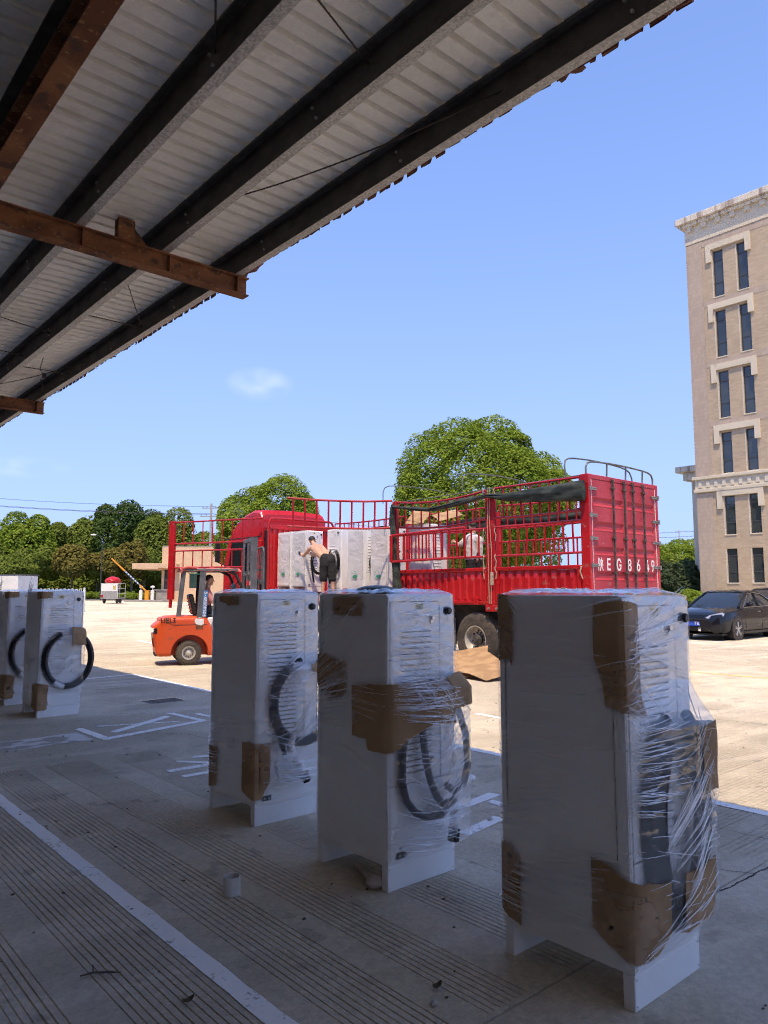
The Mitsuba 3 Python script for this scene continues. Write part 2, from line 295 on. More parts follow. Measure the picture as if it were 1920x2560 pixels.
# ================================================================ the open shed roof over the camera
def sheetcol(p, n, uv):
    t = fbm(p.x * .9, p.y * 1.4, 2, 4); c = mix((.81, .79, .73), (.88, .86, .81), smoothstep(.3, .7, t))
    c = mix(c, (.40, .33, .26), smoothstep(.62, .80, fbm(p.x * 3, p.y * 7, 5, 4)) * .25)
    return c * (.94 + .1 * noise(p.x * 60, p.y * 60, p.z * 60))
mat('m_sheet', proc(sheetcol), .45, metal=0.0, spec=.5)
def spangle(p, n, uv):
    a, b, w = voronoi(p.y * 70, (p.x + p.z) * 70); return mix((.30, .30, .29), (.52, .52, .50), w) * (.85 + .2 * fbm(p.y * 3, p.x * 9, p.z * 9, 3))
mat('m_galv', proc(spangle), .45, metal=.35)
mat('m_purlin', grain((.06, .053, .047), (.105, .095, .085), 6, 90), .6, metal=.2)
def rust(p, n, uv):
    t = fbm(p.x * 4, p.y * 4, p.z * 6, 4); c = mix((.15, .060, .030), (.25, .110, .052), smoothstep(.3, .62, t))
    c = mix(c, (.10, .055, .04), smoothstep(.55, .72, fbm(p.x * 11 + 5, p.y * 11, p.z * 11, 3)))
    c = mix(c, (.34, .21, .10), smoothstep(.62, .74, fbm(p.x * 30, p.y * 30, p.z * 30 + 9, 3)) * .7)
    return c * (.8 + .35 * noise(p.x * 120, p.y * 120, p.z * 120))
def rustbump(p, n, uv): return fbm(p.x * 60, p.y * 60, p.z * 60, 3)
mat('m_rust', proc(rust), .85, spec=.25, bump=proc(rustbump), scale=.0015)
mat('m_flashing', grain((.085, .030, .022), (.16, .055, .04), 12, 90), .65)
mat('m_rod', (.035, .03, .028), .6, metal=.3)
shed = thing('shed_canopy', 'open steel shed roof with corrugated sheet and rusty beams overhead', 'canopy')
ZP, PH, BOT = 5.016, .23, 4.812          # purlin underside, purlin height, beam underside
EX = [3.876 - .833 * k for k in range(11)]
Y0, Y1 = -7.9, 62.0
for k, ex in enumerate(EX):            # Z purlins: dark web, spangled lower flange towards the yard
    m = M(); t = .003
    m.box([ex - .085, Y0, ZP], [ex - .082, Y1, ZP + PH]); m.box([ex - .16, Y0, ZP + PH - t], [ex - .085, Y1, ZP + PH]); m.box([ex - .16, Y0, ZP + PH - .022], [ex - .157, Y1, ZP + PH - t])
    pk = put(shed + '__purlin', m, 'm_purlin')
    put(pk + '__flange', M().box([ex - .082, Y0, ZP], [ex, Y1, ZP + t]).box([ex - t, Y0, ZP + t], [ex, Y1, ZP + .022]), 'm_galv')
    if k < 4:
        m = M()
        for yb in np.arange(-2, 30, 2.05):
            for dy, z in ((0, .06), (.05, .16)): m.cyl([ex - .10, yb + dy, ZP + z], [ex - .075, yb + dy, ZP + z], .012, 8)
        put(pk + '__bolt', m, 'm_galv', kind='stuff')
# corrugated sheets, laid side by side along the eave, each lapping the next
PITCH_R, ZS = .175, ZP + PH + .004
sh_w = PITCH_R * 4; ys = np.arange(Y0, Y1, sh_w); r = np.random.default_rng(11)
for i, y in enumerate(ys):
    n = 4; prof = []
    for k in range(n):
        b = y + k * PITCH_R
        prof += [(b, 0), (b + .108, 0), (b + .118, .055), (b + .150, .055), (b + .160, 0)]
    prof.append((y + n * PITCH_R + .03, .002))
    ex = 4.13 + r.normal(0, .016); dz = .0025 * (i % 2)
    xs = np.array([-6.0, -3, 0, 2, 3.0, 3.9, ex]); P = np.array([[(x, q, ZS + z + dz + .004 * math.sin(x * 3 + i)) for q, z in prof] for x in xs])
    Q = P.copy(); Q[:, :, 2] += .0025
    m = M().grid(P).grid(Q[:, ::-1]); m.grid(np.stack([P[-1], Q[-1]]))
    key = shed + ('__roof_sheet' if -2 < y < 40 else '__far_roof_sheet')
    sk = put(key, m, 'm_sheet')
    if -2 < y < 40:                    # turned-down end of the sheet, painted on its outer side
        e = P[-1] + [.002, 0, .003]; lo = e + np.stack([r.normal(0, .004, len(e)), 0 * e[:, 0], -.030 - .016 * r.random(len(e)) - (.03 if r.random() < .3 else 0) * r.random()], -1)
        put(sk + '__drip_edge', M().sheet(np.stack([e, (e + lo) / 2 + [.006, 0, 0], lo]), .0015, [1, 0, 0]), 'm_flashing')
# rusted edge trim left in torn lengths along the eave, under the sheet ends
m = M()
y = -4.0
while y < 40:
    L = r.uniform(.16, .5); x = 4.07 + r.uniform(-.03, .02); w = r.uniform(.06, .075)
    n = 6; yy = np.linspace(y, y + L, n)
    a = np.array([[x + r.normal(0, .008), q, ZS - .012 - .01 * r.random()] for q in yy]); b = np.array([[x + w + r.normal(0, .016), q, ZS - .022 + r.normal(0, .008)] for q in yy])
    m.sheet(np.stack([a, b]), .002, [0, 0, 1]); y += L + (r.uniform(.05, .5) if r.random() < .6 else r.uniform(.5, 1.4))
put(shed + '__edge_trim', m, 'm_flashing', kind='stuff')
# rusty I-beams carrying the purlins
def ibeam(p, q, h, w, tf=.012, tw=.008):
    m = M(); p, q = np.array(p, float), np.array(q, float); u = np.array([0, 0, 1.0])
    m.bar(p + u * tf / 2, q + u * tf / 2, w, tf); m.bar(p + u * (h - tf / 2), q + u * (h - tf / 2), w, tf); m.bar(p + u * h / 2, q + u * h / 2, tw, h - 2 * tf); return m
for yb in (-7.3, -.22, 6.85, 13.94, 21.0, 28.1, 35.2):
    bk = put(shed + '__rafter', ibeam([-6, yb, BOT], [3.96, yb, BOT], .202, .13), 'm_rust')
    for x in (1.0, 2.2, 3.06, 3.83):
        if yb > 0: put(bk + '__stiffener', M().box([x - .006, yb - .06, BOT + .014], [x + .006, yb + .06, BOT + .188]), 'm_rust')
    if yb > 0:
        m = M().box([2.53, yb - .05, ZP], [2.69, yb + .05, ZS - .02]).prism([(2.69, ZP), (2.86, ZP), (2.69, ZS - .05)], frame([0, yb + .005, 0], [1, 0, 0], [0, 0, 1]), 0, .01)
        put(bk + '__gusset', m, 'm_rust')
        for ex in EX[:3]: put(bk + '__cleat', M().box([ex - .0815, yb - .05, ZP + .004], [ex - .074, yb + .05, ZP + .17]), 'm_purlin')
put(shed + '__long_beam', ibeam([1.29, Y0, BOT], [1.29, 6.85 - .07, BOT], .200, .136), 'm_rust')
for xc, yc in ((-5.6, -.22), (-5.6, 6.85), (-5.6, 13.94)):
    put(shed + '__column', M().add(ibeam([0, 0, 0], [4.80, 0, 0], .25, .2), frame([xc + .12, yc, 0], [0, 0, 1], [0, 1, 0])), 'm_rust')
def rod(p, q, sag=0.0, r=.007):
    t = np.linspace(0, 1, 12)[:, None]; c = np.array(p) * (1 - t) + np.array(q) * t; c[:, 2] -= 4 * sag * (t * (1 - t))[:, 0]
    return M().tube(c, r, 6)
zr = ZP + .09
for p, q in (([1.377, 2.720, zr], [2.142, 4.165, zr + .05]), ([2.210, 3.188, ZP + .02], [2.975, 3.570, zr + .06]), ([3.043, 2.295, zr], [3.808, 1.785, zr]), ([2.210, 9.860, ZP + .02], [2.975, 10.285, zr]), ([3.043, 9.095, ZP + .02], [3.808, 9.265, zr]), ([3.043, 11.900, ZP + .02], [3.808, 12.070, zr]), ([2.210, 11.220, ZP + .02], [2.975, 11.560, zr]), ([3.043, 16.150, ZP + .02], [3.808, 16.320, zr])):
    put(shed + '__tie_rod', rod(p, q), 'm_rod')
put(shed + '__cable', rod([3.043, 5.397, ZP + .02], [3.808, 3.060, zr + .02], .06, .006), 'm_rod')
put(shed + '__cable', rod([2.975, 7.735, ZP + .03], [3.808, 9.265, zr], .0, .006), 'm_rod')
put(shed + '__cable', rod([2.890, 13.260, ZP - .02], [3.808, 11.390, zr + .05], .04, .006), 'm_rod')
c = np.array([[3.315, 11.815, ZP + .2], [3.281, 11.832, ZP + .02], [3.341, 11.815, ZP - .1], [3.289, 11.815, ZP - .16], [3.357, 11.857, ZP - .3]]); put(shed + '__cable', M().tube(c, .006, 6).box([3.315, 11.781, ZP - .12], [3.366, 11.840, ZP - .05], .01), 'm_rod')
# the building that the roof leans on, behind the camera
mat('m_render', grain((.20, .17, .14), (.26, .22, .18), 2, 60), .85)
f_ = thing('factory_wall', 'rendered factory wall with shutters at the back of the open shed', 'building')
m = M().box([-6.6, -40, 0], [-6.25, 70, 7.5]); put(f_ + '__wall', m, 'm_render')
mat('m_shutter', grain((.10, .115, .14), (.14, .155, .18), 2, 60), .6)
for yc in (1.0, 9.5, 18.0): 
    m = M()
    for z in np.arange(.05, 4.3, .12): m.box([-6.25, yc - 2.2, z], [-6.19, yc + 2.2, z + .112], .01)
    put(f_ + '__roller_shutter', m, 'm_shutter')
# ================================================================ wrapped charging cabinets
mat('m_cab', grain((.78, .78, .77), (.82, .82, .815), 1.5, 40), .38, spec=.5)
mat('m_seam', (.03, .03, .03), .7)
mat('m_hose', grain((.006, .006, .008), (.014, .014, .017), 20, 150), .42, spec=.4)
mat('m_steel', (.55, .55, .56), .3, metal=.9)
mat('m_blackplastic', (.02, .02, .022), .4)
mat('m_whiteplastic', (.78, .79, .80), .35)
mat('m_sticker', (.62, .50, .16), .5); mat('m_stickerink', (.08, .06, .03), .6)
def board(p, n, uv):
    fl = noise(p.z * 260, (p.x + p.y) * 3, 0); c = mix((.33, .21, .115), (.43, .285, .16), smoothstep(.3, .7, fbm(p.x * 6, p.y * 6, p.z * 6, 3)))
    return c * (.93 + .1 * fl)
mat('m_board', proc(board), .85, spec=.2)
mat('m_boardedge', (.25, .16, .09), .9)
scene['m_film'] = {'type': 'thindielectric', 'int_ior': 1.5, 'ext_ior': 1.0}
scene['m_filmhaze'] = {'type': 'mask', 'opacity': .04, 'bsdf': {'type': 'twosided', 'bsdf': {'type': 'principled', 'base_color': col((.86, .87, .90)), 'roughness': .22, 'specular': .9}}}
scene['m_filmthick'] = {'type': 'mask', 'opacity': .075, 'bsdf': {'type': 'twosided', 'bsdf': {'type': 'principled', 'base_color': col((.86, .87, .90)), 'roughness': .2, 'specular': .9}}}
mat('m_crease', (.95, .955, .97), .2, metal=.65, spec=.9)

class Peri:
    """walks round a cabinet: s = 0 at the front left corner, negative along the left side, positive along the front, then the right side, then the back"""
    def __init__(self, w, d, bulge=None, r=.02): self.w, self.d, self.b, self.r = w, d, bulge, r
    def xy(self, s, z, e):
        s = np.asarray(s, float); w, d = self.w, self.d
        P = 2 * (w + d); q = np.mod(s + d, P)                 # 0 = back left, d = front left, d+w = front right, 2d+w = back right
        x = np.where(q < d, 0, np.where(q < d + w, q - d, np.where(q < 2 * d + w, w, w - (q - 2 * d - w))))
        y = np.where(q < d, d - q, np.where(q < d + w, 0, np.where(q < 2 * d + w, q - d - w, d)))
        # rounded normal: blends over r at each corner
        def edge(c): return np.clip((q - c) / self.r * .5 + .5, 0, 1)
        a = math.pi + (math.pi / 2) * (edge(d) + edge(d + w) + edge(2 * d + w) + edge(P) - (1 - edge(0)))
        nx, ny = np.cos(a), np.sin(a)
        cut = self.r * .35 * sum(np.exp(-((q - c) / (self.r * .7)) ** 2) for c in (0, d, d + w, 2 * d + w, P))
        o = e - cut
        bx, by = self.b(x, y, z) if self.b else (0, 0)
        return np.stack([x + nx * o + bx, y + ny * o + by, np.broadcast_to(z, x.shape)], -1), np.stack([nx, ny, np.zeros_like(nx)], -1)
def wrinkles(s, z, seed, amp):
    """creases of stretched film: long thin folds in a few directions, tight in some places and loose in others"""
    out = 0
    for k, (a, f, g) in enumerate([(.06, 26, 1.6), (-.10, 38, 2.2), (.5, 30, 2.0), (-.42, 24, 2.0), (.2, 52, 3.0), (-1.1, 22, 2.5)]):
        c, sn = math.cos(a), math.sin(a); p = np.stack([(s * c + z * sn) * g, (-s * sn + z * c) * f, np.full(s.shape, 3.7 * k + seed)], -1)
        n = meshkit.noise(p, seed + k); where = np.clip((meshkit.noise(np.stack([s * 4, z * 3.2, np.full(s.shape, 9.1 * k + seed)], -1), seed + 40 + k) - .42) * 4, 0, 1)
        out = out + where * (1 - np.abs(2 * n - 1)) ** 2
    return amp * out
def film_shell(pe, z0, z1, e, seed, amp, res=.011, top=True, H=1.625, s0=None, s1=None, edge=.0):
    P = 2 * (pe.w + pe.d); full = s0 is None
    s = np.linspace(-pe.d, P - pe.d, int(P / res)) if full else np.linspace(s0, s1, int((s1 - s0) / res))
    z = np.linspace(z0, z1, int((z1 - z0) / res)); S, Z = np.meshgrid(s, z)
    if edge: Z = Z + edge * (meshkit.fbm(np.stack([S * 6, S * 0, S * 0 + seed], -1), 3, seed) - .5) * np.abs((Z - (z0 + z1) / 2) / (z1 - z0) * 2)
    wr = wrinkles(np.where(full & (S > P - pe.d - .001), -pe.d, S), Z, seed, amp)
    p, n = pe.xy(S, Z, e); p = p + n * wr[..., None]
    m = M().grid(p)
    if top:                                                   # gathered over the top
        ring = p[-1]; c = np.array([pe.w * .45, pe.d * .55, 0]); rows = [ring]
        for k, t in enumerate(np.linspace(.06, 1, 26)):
            q = ring * (1 - t) + np.array([c[0], c[1], 0]) * t; nn = meshkit.fbm(np.stack([q[:, 0] * 13, q[:, 1] * 13, q[:, 1] * 0 + seed], -1), 3, seed + 5); ridge = (1 - np.abs(2 * meshkit.noise(np.stack([np.arctan2(q[:, 1] - c[1], q[:, 0] - c[0]) * 7, q[:, 0] * 2, q[:, 0] * 0 + seed], -1), seed + 6) - 1)) ** 3
            q = q.copy(); q[:, 2] = H + .006 + min(1, t * 5) * (.002 + .020 * nn + .022 * ridge * (1 - t) * min(1, t * 4)); rows.append(q)
        m.grid(np.array(rows))
    return m
def strands(m, pe, r, s, z, ang, L, n, spread=.12, rad=.0011, e=.010, dz=.0, bow=.004, ds=.0):
    """narrow ropes of gathered film: n nearly parallel strands starting round (s, z), running up at the angle ang"""
    for k in range(n):
        u = (k + r.uniform(-.4, .4)) / max(n - 1, 1) - .5
        a = ang + r.normal(0, spread) * .4 + spread * u; l = L * r.uniform(.35, 1.1); t = np.linspace(0, 1, max(4, int(l / .025)))
        s0, z0 = s + ds * u + r.normal(0, .008), z + dz * u + r.normal(0, .006)
        ss, zz = s0 + t * l * math.cos(a), z0 + t * l * math.sin(a); p, nn = pe.xy(ss, zz, e); p = p + nn * (bow * np.sin(math.pi * t) * r.uniform(0, 1.2))[:, None]
        m.tube(p, rad * 1.9 * r.uniform(.55, 1.2) * (.45 + .55 * np.sin(math.pi * np.clip(t, .04, .96))), 4, cap=False)
def wrap_board(pe, outline, e, th=.004, seed=0, warp=.006):
    """a piece of corrugated card bent round the cabinet: outline gives, for steps of s, the lower and the upper edge"""
    o = np.array(outline, float); s = np.unique(np.concatenate([np.linspace(o[0, 0], o[-1, 0], 40), o[:, 0], np.linspace(-.02, .02, 7) if o[0, 0] < 0 < o[-1, 0] else []]))
    lo, hi = np.interp(s, o[:, 0], o[:, 1]), np.interp(s, o[:, 0], o[:, 2]); r = np.random.default_rng(seed)
    lo = lo + r.normal(0, .0025, len(s)); hi = hi + r.normal(0, .0025, len(s)); v = np.linspace(0, 1, 14)[:, None]
    Z = lo * (1 - v) + hi * v; S = np.broadcast_to(s, Z.shape); p, n = pe.xy(S, Z, e)
    p = p + n * (warp * meshkit.fbm(np.stack([S * 7, Z * 7, S * 0 + seed], -1), 3, seed))[..., None]
    return M().sheet(p, th, n)
def coil_pts(cx, cz, rx, rz, y0, yb, a0, a1, n=70, tilt=0.0):
    a = np.radians(np.linspace(a0, a1, n)); x, z = cx + rx * np.cos(a) + tilt * rz * np.sin(a), cz + rz * np.sin(a)
    return np.stack([x, y0 - .08 * (x - (cx - rx)) - yb * .5 * np.sin(a), z], -1)

W_, D_, H_ = .53, .66, 1.625
def cabinet(key, w, d, H, full=True):
    """the bare cabinet in its own frame: front towards -y, left side at x = 0"""
    PL = .135
    # body: three smooth panels under a lid with rounded edges, standing on a recessed plinth
    m = M(); q = Polygon([(0, 0), (w, 0), (w, d), (0, d)])
    side = Polygon([(0, PL), (d, PL), (d, H), (0, H)]); side = side.buffer(-.03).buffer(.03, quad_segs=6).union(Polygon([(0, PL), (d, PL), (d, PL + .2), (0, PL + .2)]))
    m.prism(side, frame([0, 0, 0], [0, 1, 0], [0, 0, 1]), 0, w); put(key + '__body', m, 'm_cab', 40)
    put(key + '__foot', M().box([.0, .002, 0], [w, .055, PL - .002], .003), 'm_cab')
    put(key + '__foot', M().box([.0, d - .055, 0], [w, d - .002, PL - .002], .003), 'm_cab')
    # frame strips standing proud at the seams of the side wall
    put(key + '__side_trim', M().box([-.007, .003, .43], [-.0005, .056, H - .06], .002), 'm_cab'); put(key + '__side_trim', M().box([-.005, d - .028, PL + .5], [-.0005, d - .002, H - .04], .002), 'm_cab')
    put(key + '__seam', M().box([-.0012, .0565, .43], [-.0002, .0625, H - .06]).box([-.0012, .003, .424], [-.0002, .0625, .4295]).box([-.0012, d - .034, PL + .5], [-.0002, d - .0285, H - .04]), 'm_seam')
    put(key + '__hinge_strip', M().box([w, .035, PL - .06], [w + .02, .075, H - .04], .004), 'm_cab')
    f = -.0005
    # front door with its joint, louvres, lock, knob, warning plate
    dx0, dx1, dz0, dz1 = .012, w * .76, .56, H - .045
    dr_ = put(key + '__door', M().box([dx0, -.006, dz0], [dx1, -.0005, dz1], .002), 'm_cab')
    put(key + '__panel', M().box([dx1 + .006, -.006, dz0], [w - .012, -.0005, dz1], .002), 'm_cab')
    put(key + '__lower_panel', M().box([dx0, -.006, PL + .012], [w - .012, -.0005, dz0 - .005], .002), 'm_cab')
    put(key + '__joint', M().box([dx1 + .001, -.0012, dz0], [dx1 + .005, -.0004, dz1]).box([dx0, -.0012, dz0 - .005], [w - .012, -.0004, dz0]).box([w - .011, -.0012, dz0], [w - .006, -.0004, dz1]).box([dx0, -.0012, dz1], [dx1, -.0004, dz1 + .004]), 'm_seam')
    n = 26 if full else 12; lz = np.linspace(dz0 + .06, dz1 - .17, n); lx0, lx1 = w * .17, w * .63
    for z in lz:
        pr = [(-.0062, 0), (-.0062, .017), (-.013, .004), (-.012, .001)]
        if full: put(dr_ + '__louvre', M().prism([(a, b) for a, b in pr], frame([lx0, 0, z], [0, 1, 0], [0, 0, 1]), 0, lx1 - lx0), 'm_cab')
    m = M()
    for z in lz: m.box([lx0 + .002, -.0074, z - (.0055 if full else .013)], [lx1 - .002, -.0058, z - .0005])
    put(dr_ + '__louvre_slot', m, 'm_seam', kind='stuff')
    if not full:
        m = M()
        for z in lz: m.prism([(-.0062, 0), (-.0062, .017), (-.013, .004), (-.012, .001)], frame([lx0, 0, z], [0, 1, 0], [0, 0, 1]), 0, lx1 - lx0)
        put(dr_ + '__louvres', m, 'm_cab', kind='stuff')
    kx = w * .63; m = M().box([kx - .012, -.016, H - .175], [kx + .016, -.006, H - .125], .004); m.cyl([kx + .002, -.030, H - .14], [kx + .002, -.016, H - .14], .011, 14); put(dr_ + '__lock', m, 'm_steel')
    put(dr_ + '__lock', M().box([kx - .012, -.014, dz0 + .09], [kx + .014, -.006, dz0 + .13], .004).cyl([kx, -.024, dz0 + .115], [kx, -.014, dz0 + .115], .009, 12), 'm_steel')
    bx = w * .88; put(key + '__stop_button', M().add(M().lathe([(0, .034), (.016, .033), (.021, .026), (.021, .018), (.013, .016), (.013, .006), (.026, .005), (.027, 0), (0, 0)], n=24), frame([bx, -.006, H - .10], [1, 0, 0], None, [0, -1, 0])), 'm_blackplastic', 40)
    put(dr_ + '__warning_plate', M().box([w * .39, -.0085, H - .088], [w * .51, -.006, H - .052], .001), 'm_sticker')
    put(dr_ + '__plate_print', M().box([w * .405, -.0092, H - .064], [w * .495, -.0085, H - .057]).box([w * .405, -.0092, H - .076], [w * .47, -.0085, H - .070]).box([w * .405, -.0092, H - .084], [w * .495, -.0085, H - .080]), 'm_stickerink')
    # sockets low on the front
    sx = w * .17; put(key + '__socket_plate', M().box([sx - .038, -.010, PL + .03], [sx + .038, -.006, PL + .064], .002), 'm_blackplastic')
    for o in (-.018, .018): put(key + '__socket', M().cyl([sx + o, -.016, PL + .047], [sx + o, -.010, PL + .047], .009, 12), 'm_steel')
    put(key + '__bolt', M().cyl([sx, -.012, PL + .085], [sx, -.006, PL + .085], .008, 10), 'm_steel')
    for a, b in ((.012, .02), (w - .014, .02), (.012, .118), (w - .014, .118)): put(key + '__rivet', M().cyl([a, -.0015, b], [a, .003, b], .0035, 8), 'm_steel')
def charger_gun(key, o, deg, name='charging_plug'):
    """a pistol-grip connector: grip, body, nose"""
    t = rot([0, 1, 0], deg); t[:3, 3] = o
    m = M(); b = trimesh.creation.capsule(.13, .034, count=[10, 14]); m.add(b, t @ frame([0, 0, -.065], [1, 0, 0], [0, 1, 0]))
    m.tube([(t @ [*q, 1])[:3] for q in ([.0, 0, .09], [.02, 0, .14], [.07, 0, .17], [.13, 0, .17])], [.032, .028, .024, .02], 10); k = put(key + '__' + name, m, 'm_whiteplastic', 50)
    put(k + '__nose', M().tube([(t @ [0, 0, z, 1])[:3] for z in (-.10, -.175)], [.036, .034], 14), 'm_blackplastic', 40)

BLACKRING = 'm_hose'
def wrapped(pos, label, seed, bulge, build, haze_front=False, lowres=False, deg=0.0):
    key = thing('charging_cabinet', label, 'charging cabinet', 'wrapped cabinets standing in the shade')
    before = set(scene)
    cabinet(key, W_, D_, H_); pe = Peri(W_, D_, bulge); pe0 = Peri(W_, D_, None); r = np.random.default_rng(seed)
    res = .011 if not lowres else .02
    fk = put(key + '__stretch_film', film_shell(pe, .155, H_ - .004, .007, seed, .0048, res), 'm_film', True)
    put(fk + '__second_layer', film_shell(pe, .17, H_ - .002, .0095, seed + 9, .0055, res * 1.25), 'm_filmhaze', True)
    cm = M(); build(key, fk, pe, pe0, r, cm)
    put(fk + '__crease', cm, 'm_crease', True, kind='stuff')
    t = place(*pos, deg)
    for k in [k for k in scene if k not in before]:
        scene[k]['to_world'] = T4(t)
    return key
def bump_at(xa, xb, zd):
    """the film tents out over what hangs on the front: it rises between xa and xb, and by zd (height, depth) up the front"""
    zz, dd = zip(*zd)
    def b(x, y, z):
        o = np.interp(z, zz, dd) * np.clip((x - xa) / (xb - xa), 0, 1) ** .6
        return np.where(x > W_ * .8, .06 * o * np.clip(1 - y / .25, 0, 1), 0 * x), -o * np.clip(1 - y / .12, 0, 1)
    return b
def front_hatch(cm, pe, r, n=70, z0=.25, z1=1.5, rad=.0008):
    for k in range(n):
        z = r.uniform(z0, z1); s = r.uniform(.0, .38); strands(cm, pe, r, s, z, r.normal(.05, .22), r.uniform(.08, .3), 1, rad=rad, e=.025)

def build_near(key, fk, pe, pe0, r, cm):                       # the nearest cabinet
    for k, (rx, rz, y) in enumerate([(.215, .44, -.030), (.172, .405, -.032), (.14, .36, -.05)]):
        put(key + '__charging_cable', M().tube(coil_pts(.295, .70, rx, rz, y, .02, -250 + 5 * k, 70), .0245, 12), BLACKRING, True)
    put(key + '__cardboard', wrap_board(pe, [(-.135, 1.36, 1.595), (-.10, 1.27, 1.60), (-.085, 1.17, 1.60), (0, 1.15, 1.605), (.085, 1.13, 1.59)], .0105, seed=1), 'm_board')
    put(key + '__cardboard', wrap_board(pe, [(-.659, 1.32, 1.628), (-.60, 1.33, 1.628), (-.575, 1.30, 1.60)], .010, seed=2), 'm_board')
    put(key + '__cardboard', wrap_board(pe, [(-.659, .20, .49), (-.62, .17, .49), (-.55, .155, .44)], .010, seed=3), 'm_board')
    put(key + '__cardboard', wrap_board(pe, [(-.175, .27, .55), (-.10, .225, .535), (.0, .18, .49), (.145, .18, .475), (.165, .21, .475)], .0115, seed=4, warp=.012), 'm_board')
    put(key + '__cardboard', wrap_board(pe, [(.255, .25, .49), (.36, .22, .495), (.48, .27, .52)], .012, seed=5, warp=.012), 'm_board')
    put(key + '__cardboard', wrap_board(pe, [(.40, .80, 1.06), (.53, .79, 1.075), (.62, .82, 1.05)], .012, seed=6, warp=.014), 'm_board')
    put(fk + '__thick_wrap', film_shell(pe, .44, 1.56, .013, 77, .004, .012, False, s0=.004, s1=1.0), 'm_filmthick', True)
    put(fk + '__thick_wrap', film_shell(pe, 1.36, 1.6, .0145, 79, .004, .012, False, s0=.0, s1=.9, edge=.1), 'm_filmhaze', True)
    for s, z, a, L, n, sp, dz in ((.01, 1.10, .10, .30, 22, .10, .30), (.01, .92, .03, .28, 18, .15, .22), (.0, .80, .0, .22, 16, .15, .10), (.16, .64, .75, .46, 16, .10, .12), (.22, .56, .62, .38, 8, .15, .12), (.28, .42, .9, .3, 12, .2, .1), (.04, 1.45, .22, .45, 20, .3, .14), (.05, 1.38, -.15, .4, 12, .5, .12), (.02, 1.22, -.9, .12, 14, .5, .16), (.02, 1.3, .9, .1, 14, .5, .3), (.36, 1.02, .9, .14, 9, .2, .2), (.40, .80, -.8, .14, 8, .25, .22), (.30, .70, -.9, .16, 8, .3, .3), (.34, .62, .9, .22, 10, .2, .2), (.20, .27, .35, .2, 7, .3, .12), (.34, .3, .5, .18, 7, .3, .16), (.05, .21, .5, .3, 6, .2, .08)):
        strands(cm, pe, r, s, z, a, L, n, sp, .00095, .026, dz, ds=.05)
    for s, z, a, L, n, sp, dz in ((-.64, .66, .22, .28, 18, .1, .2), (-.45, .44, .10, .36, 26, .15, .24), (-.62, .36, -.04, .4, 22, .1, .2), (-.6, 1.1, .03, .4, 10, .2, .5), (-.5, .80, -.16, .4, 8, .3, .3), (-.4, 1.42, .04, .35, 8, .2, .25), (-.3, 1.27, .2, .25, 5, .2, .06), (-.5, .26, -.03, .4, 9, .1, .08)):
        strands(cm, pe, r, s, z, a, L, n, sp, .0017, .024, dz, bow=.008, ds=.2)
    strands(cm, pe, r, -.60, 1.6, -.8, .1, 4, .3, .0012, .022, .02)
    front_hatch(cm, pe, r, 60, .3, 1.55, .0007)
